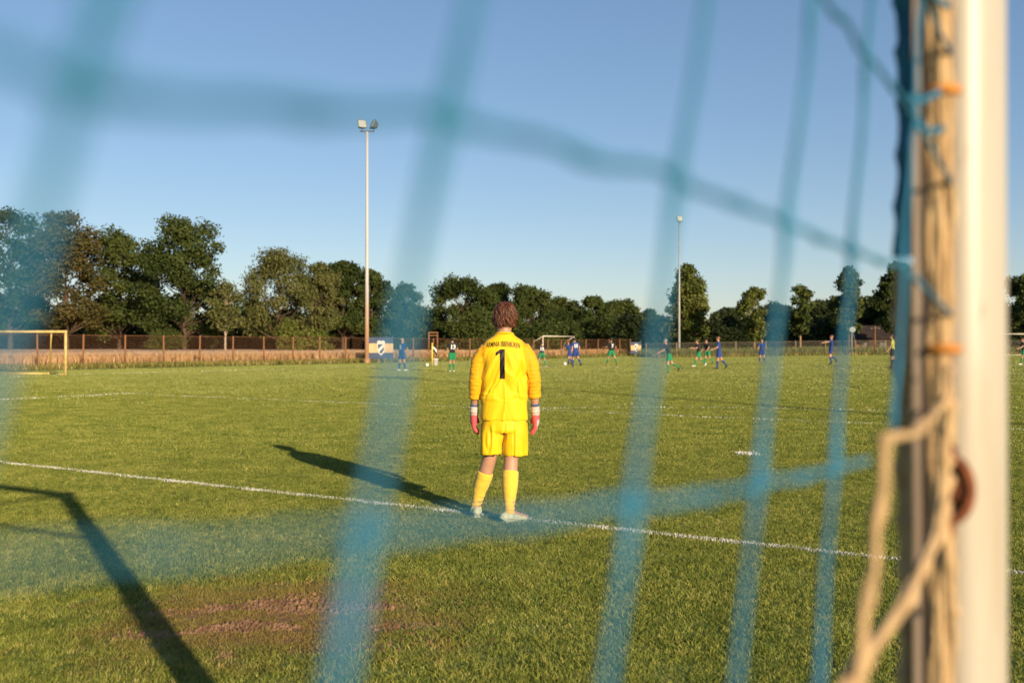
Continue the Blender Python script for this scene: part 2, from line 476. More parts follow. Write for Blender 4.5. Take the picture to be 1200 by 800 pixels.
M_crop = leafy('green_crop', [(0.25, (0.11, 0.14, 0.035)), (0.5, (0.19, 0.21, 0.055)), (0.75, (0.27, 0.27, 0.085))], 0.2, 0.5, 0.7, 0.25, attr='var')
o = stalks('verge_grass', along_fence(26000, -25, 84, -2.6, 1.2, RNG), 0.10, 0.42, 0.05, 0.7, M_verge, 31)
tag(o, 'rough tall grass along the foot of the wire fence', 'grass', kind='stuff')
xyw = np.concatenate([along_fence(26000, -45, 84, 1.2, 5, RNG), along_fence(26000, -70, 84, 5, 30, RNG)])
o = stalks('wheat', xyw, 0.62, 0.95, 0.055, 0.35, M_wheat, 33)
tag(o, 'ripe pinkish wheat standing beyond the wire fence', 'wheat', kind='stuff')
# closed canopy of the wheat further in
k = N('wheat_canopy'); p = k.pos()
k.color(k.ramp(k.noise(k.scaled(p, (0.25, 0.05, 1)), 1.0, 5), [(0.3, (0.66, 0.42, 0.24)), (0.7, (0.80, 0.54, 0.33))])); k.set('Roughness', 0.95); k.bump(k.noise(p, 5, 4), 1.0, 0.3)
rows = []
for p_ in np.concatenate([np.arange(5, 60, 2.5), np.arange(60, 170, 10)]):
    rows.append([FENCE0 + FDIR * a + FPER * p_ + Vector((0, 0, 0.70 + 0.07 * noise.noise(Vector((a * .3, p_ * .3, 1))) + 0.0012 * p_)) for a in np.arange(-120, 92, 4)])
nr, ncx = len(rows), len(rows[0]); idx = np.arange(nr * ncx).reshape(nr, ncx)
o = link('wheat_field', np_mesh('wheat_field', np.array([tuple(v) for r_ in rows for v in r_]), np.stack([idx[:-1, :-1], idx[:-1, 1:], idx[1:, 1:], idx[1:, :-1]], -1).reshape(-1, 4), True), k.m)
tag(o, kind='structure')
# green crop and rough edge behind the far right fence
def box_pts(n, x0, x1, y0, y1): return np.stack([RNG.uniform(x0, x1, n), RNG.uniform(y0, y1, n)], -1)
o = stalks('green_crop', box_pts(16000, 14, 110, 101.2, 112), 0.5, 1.05, 0.08, 0.5, M_crop, 35)
tag(o, 'green crop growing behind the far right fence', 'crop', kind='stuff')
o = stalks('edge_grass', box_pts(8000, 14, 110, 96.5, 100.5), 0.1, 0.45, 0.06, 0.7, M_verge, 36)
tag(o, 'rough grass under the far right fence', 'grass', kind='stuff')
# ------------------------------------------------------------------ fences
M_rust = mat('rusty_steel', (0.20, 0.085, 0.035), 0.75, 0.4, 3, bump=0.3, c2=(0.30, 0.14, 0.06))
M_wire = mat('rusty_wire', (0.15, 0.075, 0.04), 0.7, 0.3, 2, bump=0)
M_wire_grey = mat('dull_wire', (0.16, 0.14, 0.11), 0.7, 0.3, 2, bump=0)
M_post_grey = mat('weathered_post', (0.22, 0.17, 0.11), 0.8, 0.35, 3, bump=0.2)
def wire_panel(name, length, height, step, t):
    """diamond wire mesh of one fence bay, local x along the bay"""
    V = []; F = []
    def strand(a, b):
        a = Vector(a); b = Vector(b); d = (b - a).normalized(); s = Vector((-d.z, 0, d.x)) * t; q = Vector((0, t, 0)); i = len(V)
        for p in (a, b): V.extend([tuple(p - s), tuple(p + s), tuple(p + q)])
        F.extend([(i, i + 1, i + 4, i + 3), (i + 1, i + 2, i + 5, i + 4), (i + 2, i, i + 3, i + 5)])
    x = -height
    while x < length:
        a0, a1 = max(0, -x), min(height, length - x)
        if a1 > a0:
            strand((x + a0, 0.004, a0), (x + a1, 0.004, a1)); strand((x + a0, -0.004, height - a0), (x + a1, -0.004, height - a1))
        x += step
    for z in (0.02, height * .5, height - 0.01): strand((0, 0.012, z), (length, 0.012, z))
    return np_mesh(name, np.array(V), np.array(F))
def post_mesh(h, r, name='post'):
    b = MB(); b.tube([(0, 0, -0.1), (0, 0, h), (0, 0, h + 0.02)], [r, r, r * .5], 8); return b.mesh(name, True)
def fence(name, label, start, direction, bays, bay, h, mats, pr, step, t, skip=()):
    root = empty(name, start, math.atan2(direction.y, direction.x)); tag(root, label, 'fence')
    pm = post_mesh(h + 0.05, pr); wm = wire_panel('wire_panel', bay - 2 * pr, h, step, t); rm = MB(); rm.tube([(0, 0, 0), (bay, 0, 0)], 0.012, 6); rm = rm.mesh('top_rail', True)
    base = float(gz(start.x, start.y))
    for i in range(bays + 1):
        q = Vector(start) + direction * (bay * i); z = float(gz(q.x, q.y)) - base
        p_ = link('post', pm, mats[0], root, (bay * i, 0, z)); p_.rotation_euler = (random.uniform(-.02, .02), random.uniform(-.02, .02), 0)
        if i < bays and i not in skip:
            link('wire_panel', wm, mats[1], root, (bay * i + pr, 0, z)); link('top_rail', rm, mats[0], root, (bay * i, 0, z + h + 0.02))
    return root
random.seed(3)
fence('wire_fence', 'long rusty wire fence in front of the wheat field', FENCE0 - FDIR * 12, FDIR, 31, 3.0, 2.0, (M_rust, M_wire), 0.055, 0.09, 0.0034, skip=(20,))
fence('wire_fence', 'low dull wire fence along the far right of the pitch', Vector((13.5, 100, float(gz(13.5, 100)))), Vector((1, 0, 0)), 28, 3.0, 1.45, (M_post_grey, M_wire_grey), 0.05, 0.085, 0.0040)

# rusty gate frame standing in the gap of the fence
gf = empty('gate_frame', at_depth(507.5, 95), math.atan2(FDIR.y, FDIR.x) - 0.45); tag(gf, 'rusty gate frame with double top bar behind the corner flag', 'gate')
for sx in (-0.46, 0.46):
    b = MB(); b.tube([(sx, 0, 0), (sx, 0, 2.62)], 0.075, 8); b.build('post', M_rust, gf, True)
for z in (2.62, 2.34):
    b = MB(); b.box((0, 0, z), (1.1, 0.09, 0.09)); b.build('top_bar', M_rust, gf)

# ------------------------------------------------------------------ club banners on the fence
M_bl = mat('banner_blue', (0.055, 0.07, 0.125), 0.7, 0.2, 2, bump=0.1); M_cr = mat('banner_cream', (0.52, 0.37, 0.19), 0.7, 0.12, 2, bump=0.1); M_wh = mat('banner_white', (0.55, 0.53, 0.48), 0.7, 0.1, 3, bump=0.05)
def banner(px, depth, w, h, z0, label):
    # sits on the pitch side of the wire, turned along the fence
    q = at_depth(px, depth); root = empty('banner', (q.x, q.y, q.z), math.atan2(FDIR.y, FDIR.x) - 0.35); tag(root, label, 'banner')
    hh = (h * .30, h * .42, h * .28); z = z0
    for s, m_ in zip(hh, (M_bl, M_cr, M_bl)):
        b = MB(); b.box((0, 0, z + s / 2), (w, 0.02, s)); b.build('stripe', m_, root); z += s
    def plate(pts, y, m_, name, par):
        b = MB(); n = len(pts); b.add([(x, y, z_) for x, z_ in pts] + [(x, y + 0.012, z_) for x, z_ in pts], [tuple(range(n))[::-1], tuple(range(n, 2 * n))] + [(i, (i + 1) % n, n + (i + 1) % n, n + i) for i in range(n)])
        return b.build(name, m_, par)
    cz = z0 + h * .52; sw = h * .20; sh = h * .30
    out = [(-sw, sh), (-sw * .5, sh * 1.12), (0, sh), (sw * .5, sh * 1.12), (sw, sh), (sw, -sh * .2), (sw * .7, -sh * .75), (0, -sh * 1.15), (-sw * .7, -sh * .75), (-sw, -sh * .2)]
    shd = plate([(x, cz + y_) for x, y_ in out], -0.03, M_wh, 'shield', root)
    plate([(-sw * .8, cz + sh * .55), (-sw * .8, cz - sh * .15), (sw * .5, cz + sh * .55)], -0.044, M_bl, 'blue_field', shd)
    plate([(sw * .75, cz + sh * .1), (-sw * .45, cz - sh * .62), (0, cz - sh * .92), (sw * .72, cz - sh * .3)], -0.044, M_bl, 'blue_field', shd)
    for sx in (-w / 2, w / 2):
        b = MB(); b.tube([(sx, 0.05, 0), (sx, 0.05, z0 + h + .1)], 0.03, 6); b.build('pole', M_post_grey, root, True)
    return root
banner(446.5, 83.0, 2.35, 1.85, 0.22, 'blue and cream striped banner with a white shield beside the tall lamp post')
banner(745.5, 121.0, 1.75, 1.45, 0.2, 'small far striped banner with a shield at the end of the wheat')

# ------------------------------------------------------------------ floodlight masts
k = N('mast_paint'); v = k.coord(); sep = k.n('ShaderNodeSeparateXYZ'); k.l(v, sep.inputs[0])
f = k.math('ADD', k.math('MULTIPLY', sep.outputs['Z'], 0.13), k.math('MULTIPLY', k.math('SUBTRACT', k.noise(k.scaled(v, (3, 3, .5)), 2, 4), 0.5), 0.7))
k.color(k.ramp(f, [(0.15, (0.33, 0.18, 0.085)), (0.42, (0.40, 0.25, 0.14)), (0.75, (0.38, 0.34, 0.30)), (0.95, (0.44, 0.43, 0.42))])); k.set('Roughness', 0.6)
M_mast = k.m
M_mast2 = mat('galvanised', (0.36, 0.35, 0.34), 0.5, 0.15, 2, metal=0.2, bump=0.05)
M_dark = mat('dark_housing', (0.09, 0.09, 0.08), 0.5, 0.2, 5); M_glassy = mat('lamp_glass', (0.45, 0.45, 0.40), 0.15, 0.1, 4, bump=0)
def mast(px, depth, top_y, r0, r1, m_, label, heads):
    q = at_depth(px, depth); H = CAM_H + (HORIZON - top_y) * depth / F_PX - q.z
    root = empty('floodlight_mast', q); tag(root, label, 'floodlight', 'floodlight masts beside the pitch')
    b = MB(); b.tube([(0, 0, -0.3), (0, 0, 0.35), (0, 0, 0.36), (0, 0, H * .5), (0, 0, H)], [r0 * 1.5, r0 * 1.5, r0, (r0 + r1) / 2, r1], 12); b.build('pole', m_, root, True)
    b = MB(); b.box((0, 0, H + 0.03), (1.15 if heads > 1 else 0.3, 0.10, 0.10)); b.build('crossarm', M_dark, root)
    for i in range(heads):
        sx = -0.42 + 0.95 * i if heads > 1 else 0.0
        rot = Matrix.Rotation(math.radians((25, -62)[i] if heads > 1 else 15), 3, 'Z') @ Matrix.Rotation(math.radians(-22), 3, 'X')
        h = MB(); hw = 0.36
        ring = lambda s, y: [Vector((sx, 0, H + 0.55)) + rot @ Vector((s * x, y, s * z)) for x, z in ((-1, -.8), (-.8, -1), (.8, -1), (1, -.8), (1, .8), (.8, 1), (-.8, 1), (-1, .8))]
        h.loft([ring(hw * .45, 0.32), ring(hw * .8, 0.12), ring(hw, -0.10), ring(hw * 1.02, -0.14)]); hd = h.build('lamp_head', M_dark, root)
        g_ = MB(); g_.loft([ring(hw * .88, -0.141), ring(hw * .86, -0.16)]); g_.build('lens', M_glassy, hd)
        s_ = MB(); s_.tube([(sx, 0, H + 0.05), (sx, 0.05, H + 0.55)], 0.04, 6); s_.build('bracket', M_dark, hd)
    return root
mast(430, 79, 154, 0.165, 0.095, M_mast, 'tall brown based floodlight mast rising left of the goalkeeper', 2)
mast(796, 118, 262, 0.13, 0.08, M_mast2, 'distant grey floodlight mast in front of the broad tree', 1)

# the mast behind the camera's right shoulder, whose long shadow lies across the pitch
def mast_at(q, H, label):
    src = [o for o in COL.objects if o.name == 'floodlight_mast'][0]; k_ = H / 18.5
    root = src.copy(); COL.objects.link(root); root.location = q; root.scale = (1, 1, k_); tag(root, label)
    for ch in src.children:
        c_ = ch.copy(); COL.objects.link(c_); c_.parent = root
        for g_ in ch.children:
            d_ = g_.copy(); COL.objects.link(d_); d_.parent = c_
mast_at(Vector((30.6, -22.5, 0)), 18.5, 'floodlight mast out of view on the right that throws a long shadow')

# ------------------------------------------------------------------ spare goals
def spare_goal(name, label, loc, rz, w, h, depth, r, m_, inset=0.0):
    root = empty(name, loc, rz); tag(root, label, 'goal')
    for x in (0, w):
        b = MB(); b.tube([(x, 0, 0), (x, 0, h + r)], r, 10); b.build('post', m_, root, True)
        xi = x + (inset if x == 0 else -inset)
        b = MB(); b.tube([(x, 0, r), (xi, depth, r)], r * .6, 6); b.build('side_bar', m_, root, True)
        b = MB(); b.tube([(xi, depth, r), (x + (xi - x) * .8, depth * .6, h * .75), (x + (xi - x) * .5, 0, h)], r * .6, 6); b.build('stay', m_, root, True)
    b = MB(); b.tube([(-r, 0, h), (w + r, 0, h)], r, 10); b.build('crossbar', m_, root, True)
    b = MB(); b.tube([(inset, depth, r), (w - inset, depth, r)], r * .7, 6); b.build('rear_bar', m_, root, True)
    return root
M_gold = mat('yellowed_paint', (0.56, 0.36, 0.10), 0.5, 0.25, 3, bump=0.1, c2=(0.70, 0.52, 0.20)); M_offw = mat('off_white_paint', (0.62, 0.55, 0.42), 0.5, 0.15, 3, bump=0.1)
q = ground_at(77, 440)
spare_goal('training_goal', 'yellowed training goal standing at the far left touchline', q - Vector((5.0, 0, 0)), 0.0, 5.0, 2.0, 1.3, 0.06, M_gold, 1.3)
q = at_depth(672.5, 114)
spare_goal('full_size_goal', 'distant off white goal parked along the fence behind the players', q, math.atan2(-FDIR.y, -FDIR.x), 7.0, 2.35, -1.8, 0.06, M_offw)
q = at_depth(1172, 94)
spare_goal('training_goal', 'far pale goal beyond the right hand goal post', q, 0.0, 5.0, 2.05, 1.3, 0.06, M_offw)

# ------------------------------------------------------------------ corner flag, bucket, balls
M_yel = mat('flag_pole_yellow', (0.72, 0.52, 0.05), 0.5, 0.1, 4, bump=0); M_black = mat('black_cloth', (0.02, 0.02, 0.025), 0.8, 0.3, 6); M_white = mat('white_plastic', (0.78, 0.78, 0.74), 0.45, 0.06, 6, bump=0.03)
q = ground_at(506.5, 429)
fl = empty('corner_flag', q); tag(fl, 'yellow corner flag pole with a black and white flag', 'flag')
b = MB(); b.tube([(0, 0, 0), (0, 0, 1.55)], [0.055, 0.045], 8); b.build('pole', M_yel, fl, True)
for z0, z1, m_ in ((1.52, 1.36, M_black), (1.36, 1.2, M_white), (1.2, 1.02, M_black)):
    b = MB(); R_ = []
    for i in range(7):
        t = i / 6; x = -0.05 + t * .36; dz = -0.32 * t * t; y = 0.04 * math.sin(t * 7); R_.append([(x, y - .006, z0 + dz), (x, y + .006, z0 + dz), (x, y + .006, z1 + dz - .002), (x, y - .006, z1 + dz - .002)])
    b.loft(R_); b.build('cloth', m_, fl)
q = ground_at(510, 428.5)
bk = empty('bucket', q); tag(bk, 'white bucket at the foot of the yellow corner flag', 'bucket')
b = MB(); C_ = lambda r, z: [(r * math.cos(a), r * math.sin(a), z) for a in np.linspace(0, 2 * math.pi, 17)[:-1]]
b.loft([C_(.17, 0), C_(.22, .44), C_(.235, .44), C_(.235, .48), C_(.205, .48), C_(.16, .03)]); b.build('pail', M_white, bk, True)
b = MB(); b.tube([(0.225 * math.cos(t), -0.06, .46 + 0.2 * math.sin(t) - .02) for t in np.linspace(0, math.pi, 12)], 0.012, 5); b.build('handle', M_dark, bk, True)

def ball(loc, label):
    # white football with dark pentagon panels
    root = empty('football', loc); tag(root, label, 'football', 'footballs on the pitch')
    bm = bmesh.new(); bmesh.ops.create_icosphere(bm, subdivisions=3, radius=0.113); me = bpy.data.meshes.new('shell'); bm.to_mesh(me); bm.free()
    me.polygons.foreach_set('use_smooth', np.ones(len(me.polygons), bool)); link('shell', me, M_white, root, (0, 0, 0.113))
    bm = bmesh.new(); bmesh.ops.create_icosphere(bm, subdivisions=1, radius=0.113); ico = [v.co.normalized() for v in bm.verts if len(v.link_edges) == 5]; bm.free()
    for d in ico[:12]:
        a = d.orthogonal().normalized(); c_ = d.cross(a); b = MB()
        b.add([(d * .1135 + (a * math.cos(t) + c_ * math.sin(t)) * .028).normalized() * .1145 for t in np.linspace(0, 2 * math.pi, 6)[:-1]], [(0, 1, 2, 3, 4)]); b.build('pentagon_panel', M_grey_panel, root, loc=(0, 0, 0.113))
M_grey_panel = mat('panel_grey', (0.45, 0.45, 0.47), 0.4, 0.1, 6, bump=0)
ball(ground_at(662, 428), 'white football on the grass in front of the two blue players')
ball(ground_at(500.5, 429.5), 'white football lying left of the corner flag')

# ------------------------------------------------------------------ poles, barn and bales in the distance
M_post_pale = mat('pale_board', (0.30, 0.31, 0.31), 0.7, 0.25, 4)
q = at_depth(998, 99)
t_ = empty('hoop_post', q); tag(t_, 'post with a pale round board behind the far right fence', 'post')
b = MB(); b.tube([(0, 0, 0), (0, 0, 2.75)], 0.08, 8); b.build('pole', M_post_grey, t_, True)
b = MB(); b.loft([[(0.05 + .30 * math.cos(a) * (1.15 if math.cos(a) < 0 else 1), y, 2.55 + .27 * math.sin(a)) for a in np.linspace(0, 2 * math.pi, 15)[:-1]] for y in (-.10, -.14)]); b.build('board', M_post_pale, t_)
b = MB(); b.tube([(0.22, -.05, 1.0), (0.28, -.05, 1.5), (0.12, -.08, 2.2)], 0.025, 6); b.build('strut', M_post_grey, t_, True)
q = at_depth(1025.5, 99.2)
t_ = empty('lamp_post', q); tag(t_, 'thin brown post with a short crossarm by the dark barn', 'post')
b = MB(); b.tube([(0, 0, 0), (0, 0, 2.9)], 0.06, 8); b.build('pole', M_rust, t_, True)
b = MB(); b.tube([(-.45, 0, 2.72), (.45, 0, 2.72)], 0.03, 6); b.build('crossarm', M_dark, t_, True)
for sx in (-.4, .4):
    b = MB(); b.box((sx, -.05, 2.66), (.14, .16, .1)); b.build('lamp', M_dark, t_)

M_brick = mat('dark_brick', (0.045, 0.024, 0.018), 0.9, 0.3, 2); M_tile = mat('brown_roof_tiles', (0.030, 0.019, 0.015), 0.85, 0.3, 1.5, bump=0.4)
q = at_depth(1026, 126)
bn = empty('barn', q); tag(bn, 'low dark brick barn half hidden under the right hand trees', 'barn')
b = MB(); b.box((0, 0, 0.9), (7.0, 4.0, 1.8)); b.build('wall', M_brick, bn)
b = MB(); b.add([(-3.8, -2.3, 1.75), (3.8, -2.3, 1.75), (3.8, 0, 3.5), (-3.8, 0, 3.5), (-3.8, 2.3, 1.75), (3.8, 2.3, 1.75)], [(0, 1, 2, 3), (3, 2, 5, 4), (0, 3, 4), (1, 5, 2), (0, 4, 5, 1)]); b.build('roof', M_tile, bn)
for x in (-2.2, 0.2, 2.3):
    b = MB(); b.box((x, -2.02, 1.0), (0.8, 0.08, 0.7)); w_ = b.build('window', M_dark, bn)
    b = MB(); b.box((x, -2.065, 1.0), (0.05, 0.03, 0.7)); b.build('glazing_bar', M_tile, w_)
b = MB(); b.box((-3.0, -2.02, .85), (.9, .09, 1.5)); b.build('door', M_rust, bn)
# ------------------------------------------------------------------ trees
def foliage_mat(name, lo, mid, hi, trans=0.34):
    return leafy(name, [(0.22, lo), (0.5, mid), (0.8, hi)], 0.22, 0.55, 0.6, trans, attr='var')
FOL = {
    'dark': foliage_mat('oak_leaves', (0.032, 0.050, 0.013), (0.058, 0.080, 0.019), (0.095, 0.115, 0.030)),
    'mid': foliage_mat('ash_leaves', (0.042, 0.062, 0.014), (0.075, 0.098, 0.023), (0.120, 0.135, 0.037)),
    'light': foliage_mat('birch_leaves', (0.075, 0.088, 0.026), (0.125, 0.135, 0.040), (0.19, 0.18, 0.065)),
    'brown': foliage_mat('dry_leaves', (0.050, 0.052, 0.016), (0.090, 0.082, 0.026), (0.140, 0.110, 0.040)),
    'bright': foliage_mat('young_leaves', (0.065, 0.088, 0.017), (0.12, 0.14, 0.030), (0.20, 0.20, 0.05)),
    'shade': foliage_mat('shade_toned_leaves', (0.022, 0.034, 0.014), (0.040, 0.056, 0.019), (0.064, 0.080, 0.027)),  # leaf colour darkened to stand in for deep shade under the trees
}
M_bark = mat('bark', (0.085, 0.055, 0.035), 0.95, 0.35, 2, bump=0.5, stretch=(4, 4, 1)); M_birch = mat('birch_bark', (0.38, 0.30, 0.22), 0.85, 0.3, 2.5, bump=0.3, stretch=(2, 2, 4)); M_stem = mat('pale_trunk', (0.30, 0.19, 0.10), 0.9, 0.25, 2, bump=0.3)

def crown_mesh(name, clumps, n_leaf, size, rng, droop=0.0):
    """leaf-sized faces spread through each clump, thinner inside than on the rim"""
    tot = sum(c[3] ** 2 for c in clumps)
    P = []; S = []; T = []
    for cx, cy, cz, r in clumps:
        n = max(20, int(n_leaf * r * r / tot))
        d = rng.normal(size=(n, 3)); d /= np.linalg.norm(d, axis=1)[:, None]
        rad = r * np.clip(rng.normal(0.82, 0.27, n), 0.1, 1.45)[:, None]
        p = d * rad * np.array([1, 1, 0.78]); 
        if droop: p[:, 2] -= droop * r * rng.uniform(0, 1, n) ** 2 * 1.6
        P.append(p + np.array([cx, cy, cz])); S.append(d); T.append(np.full(n, rng.uniform(0, 1)))
    P = np.concatenate(P); D = np.concatenate(S); tone = np.concatenate(T)
    n = len(P)
    nv = D * 0.7 + rng.normal(size=(n, 3)) * 0.75 + np.array([0, 0, .25]); nv /= np.linalg.norm(nv, axis=1)[:, None]
    a = np.cross(nv, rng.normal(size=(n, 3))); a /= np.linalg.norm(a, axis=1)[:, None]
    if droop: a = a * 0.5 + np.array([0, 0, -1.0]); a -= nv * (a * nv).sum(1)[:, None]; a /= np.linalg.norm(a, axis=1)[:, None]
    b = np.cross(nv, a)
    s = size * rng.uniform(0.55, 1.3, n)[:, None]
    asp = 0.45 if droop else 0.62
    V = np.stack([P - a * s, P + b * s * asp + nv * s * .15, P + a * s, P - b * s * asp + nv * s * .15], 1).reshape(-1, 3)
    me = np_mesh(name, V, np.arange(n * 4).reshape(n, 4))
    at = me.attributes.new('var', 'FLOAT', 'FACE'); at.data.foreach_set('value', np.clip(0.55 * tone + 0.45 * rng.uniform(0, 1, n), 0, 1).astype(np.float32))
    return me
def tree(name, label, px, depth, top_y, w_px, fol, seed, group, n_leaf=6500, size=0.40, base=0.09, bark=None, trunk_r=None, shape='round', cat='tree', lean=0.0):
    rng = np.random.default_rng(seed); rnd = random.Random(seed)
    q = at_depth(px, depth); H = CAM_H + (HORIZON - top_y) * depth / F_PX - q.z; Wd = w_px * depth / F_PX * (1.14 if shape in ('round', 'birch') else 1.0)
    root = empty(name, q); tag(root, label, cat, group)
    clumps = []; tr = trunk_r or H * 0.018
    z0, z1 = H * base, H
    nc = {'round': 46, 'tall': 40, 'birch': 34, 'young': 38, 'bush': 14}[shape]; n_leaf = int(n_leaf * 2.4); size = size * .60
    tries = 0
    while len(clumps) < nc and tries < 900:
        tries += 1
        t = rnd.random() ** 0.8
        if shape == 'young': t = (len(clumps) + rnd.random()) / nc
        z = z0 + (z1 - z0) * (0.08 + 0.86 * t)
        prof = {'round': math.sin(math.pi * min(1, (0.16 + 0.80 * t))) ** 0.55, 'tall': (1 - t) ** 0.45 * min(1, 0.45 + t * 2.2), 'birch': math.sin(math.pi * (0.12 + 0.83 * t)) ** 0.75, 'young': math.sin(math.pi * (0.10 + .80 * t)), 'bush': (1 - t * t) ** .5}[shape]
        ang = rnd.uniform(0, 2 * math.pi); R = Wd / 2 * prof * math.sqrt(rnd.uniform(0.05, 1)) * 0.86
        r = Wd * {'round': .115, 'tall': .125, 'birch': .105, 'young': .15, 'bush': .20}[shape] * rnd.uniform(0.55, 1.35)
        x, y = R * math.cos(ang) + lean * z, R * math.sin(ang)
        if z + r * .8 > H * 1.02: z = H - r * .75
        if shape == 'young' or all((x - c[0]) ** 2 + (y - c[1]) ** 2 + (z - c[2]) ** 2 > (0.55 * (r + c[3])) ** 2 * .8 for c in clumps): clumps.append((x, y, z, r))
    clumps.append((lean * H, 0, H - Wd * .09, Wd * .085))
    # trunk with limbs that reach into the clumps
    b = MB(); th = H * (0.80 if shape in ('tall', 'young') else 0.62)
    tp = [Vector((lean * th * t + rnd.uniform(-.2, .2) * tr * 3 * t, rnd.uniform(-.2, .2) * tr * 3 * t, th * t - .15)) for t in (0, .06, .25, .5, .75, 1)]
    b.tube(tp, [tr * 1.5, tr * 1.08, tr * .95, tr * .75, tr * .5, tr * .25], 8)
    for c in clumps[:-1]:
        t = min(.95, max(.22, (c[2] - Wd * .25) / th)); i = min(4, int(t * 5)); p0 = tp[0].lerp(tp[-1], t); p0 = Vector((p0.x, p0.y, th * t))
        p1 = Vector(c[:3]); mid = p0.lerp(p1, .5) + Vector((0, 0, -0.06 * Wd * rnd.random()))
        r0 = tr * (.42 if shape != 'bush' else .6) * (1 - .4 * t); b.tube([p0, mid, p1], [r0, r0 * .65, r0 * .2], 5)
    b.build('trunk', bark or M_bark, root, True)
    link('crown', crown_mesh('crown', clumps, n_leaf, size, rng, 0.55 if shape == 'birch' else 0.0), FOL[fol], root)
    return root
G1 = 'tall trees behind the wheat field'; G2 = 'trees along the middle of the horizon'; G3 = 'trees behind the far right fence'
TREES = [
 # label, px, depth, top, width, leaves, shape, extra
 ('tall dark tree at the left edge behind the blue cord', 12, 152, 241, 96, 'dark', 'round', G1, {}),
 ('tall olive brown leaved tree, second from the left edge', 78, 148, 247, 92, 'brown', 'round', G1, {'n_leaf': 7500}),
 ('green tree with a ragged crown between the brown tree and the dark one', 140, 156, 267, 88, 'mid', 'round', G1, {}),
 ('largest dark green tree of the left group', 216, 146, 253, 108, 'dark', 'round', G1, {'n_leaf': 9500}),
 ('thin pale tree with a forked white trunk beside the largest dark tree', 264, 140, 328, 46, 'light', 'young', G1, {'bark': 'birch', 'n_leaf': 800, 'base': .30, 'trunk_r': .15}),
 ('light green weeping birch left of the floodlight mast', 326, 150, 291, 92, 'light', 'birch', G1, {'n_leaf': 7000, 'base': .12}),
 ('narrower yellow green birch beside the weeping birch', 374, 152, 305, 62, 'light', 'birch', G1, {'n_leaf': 4200, 'base': .12}),
 ('dark tree just left of the floodlight mast', 402, 158, 303, 60, 'dark', 'round', G1, {}),
 ('dark rounded tree just right of the floodlight mast', 436, 160, 315, 56, 'dark', 'round', G1, {}),
 ('slim tree behind the hanging blue cord', 476, 165, 331, 52, 'mid', 'birch', G1, {'n_leaf': 4200}),
 ('broad dark tree left of the goalkeeper', 542, 176, 324, 78, 'dark', 'round', G2, {'n_leaf': 7500}),
 ('dark tree directly behind the goalkeeper', 580, 182, 331, 54, 'dark', 'round', G2, {}),
 ('lighter green tree right of the goalkeeper', 624, 178, 334, 64, 'mid', 'round', G2, {}),
 ('low rounded tree, second to the right of the goalkeeper', 660, 190, 348, 52, 'mid', 'round', G2, {}),
 ('rounded dark tree, third to the right of the goalkeeper', 697, 188, 347, 50, 'dark', 'round', G2, {}),
 ('rounded green tree, fourth to the right of the goalkeeper', 730, 192, 351, 46, 'mid', 'round', G2, {}),
 ('small tree left of the broad roadside tree', 760, 196, 361, 40, 'dark', 'round', G2, {}),
 ('broad bright tree behind the distant floodlight mast', 806, 122, 308, 74, 'bright', 'tall', G3, {'n_leaf': 8500, 'size': .32, 'base': .08, 'trunk_r': .42, 'bark': 'stem'}),
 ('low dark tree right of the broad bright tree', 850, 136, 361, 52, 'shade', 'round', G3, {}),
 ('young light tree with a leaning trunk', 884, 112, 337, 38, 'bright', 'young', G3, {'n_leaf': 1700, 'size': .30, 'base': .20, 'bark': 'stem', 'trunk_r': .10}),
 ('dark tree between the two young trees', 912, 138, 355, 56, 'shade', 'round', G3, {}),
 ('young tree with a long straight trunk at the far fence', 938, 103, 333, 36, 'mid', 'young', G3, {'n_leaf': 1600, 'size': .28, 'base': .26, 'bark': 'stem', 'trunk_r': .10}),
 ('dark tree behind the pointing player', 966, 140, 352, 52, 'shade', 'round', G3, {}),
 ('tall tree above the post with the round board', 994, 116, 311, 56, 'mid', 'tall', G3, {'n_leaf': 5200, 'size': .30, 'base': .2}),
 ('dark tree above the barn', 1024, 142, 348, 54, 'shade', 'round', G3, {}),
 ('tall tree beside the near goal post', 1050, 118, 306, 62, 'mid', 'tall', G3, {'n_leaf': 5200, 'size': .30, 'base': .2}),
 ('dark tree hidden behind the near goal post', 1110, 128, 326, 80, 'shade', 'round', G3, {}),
 ('tree at the right edge beyond the near goal post', 1206, 112, 317, 72, 'mid', 'round', G3, {'size': .30}),
]
BK = {'birch': M_birch, 'stem': M_stem}
for i, (lb, px, dp, ty, wp, fo, sh, gr, ex) in enumerate(TREES):
    ex = dict(ex); ex['bark'] = BK.get(ex.get('bark'))
    tree('deciduous_tree', lb, px, dp, ty, wp, fo, 100 + i, gr, shape=sh, **ex)

SHORT = ['tree at the left edge', 'olive brown tree', 'ragged green tree', 'largest dark tree', 'forked white trunk', 'weeping birch', 'narrow yellow green birch', 'tree left of the mast', 'tree right of the mast', 'slim tree behind the cord', 'broad tree left of the goalkeeper', 'tree behind the goalkeeper', 'lighter tree right of the goalkeeper', 'second tree right of the goalkeeper', 'third tree right of the goalkeeper', 'fourth tree right of the goalkeeper', 'small tree before the broad bright one', 'broad bright tree', 'low dark tree', 'young leaning tree', 'dark tree between young trees', 'young straight tree', 'dark tree behind the pointing player', 'tree above the round board', 'dark tree above the barn', 'tall tree beside the post', 'tree hidden by the post', 'tree at the right edge']
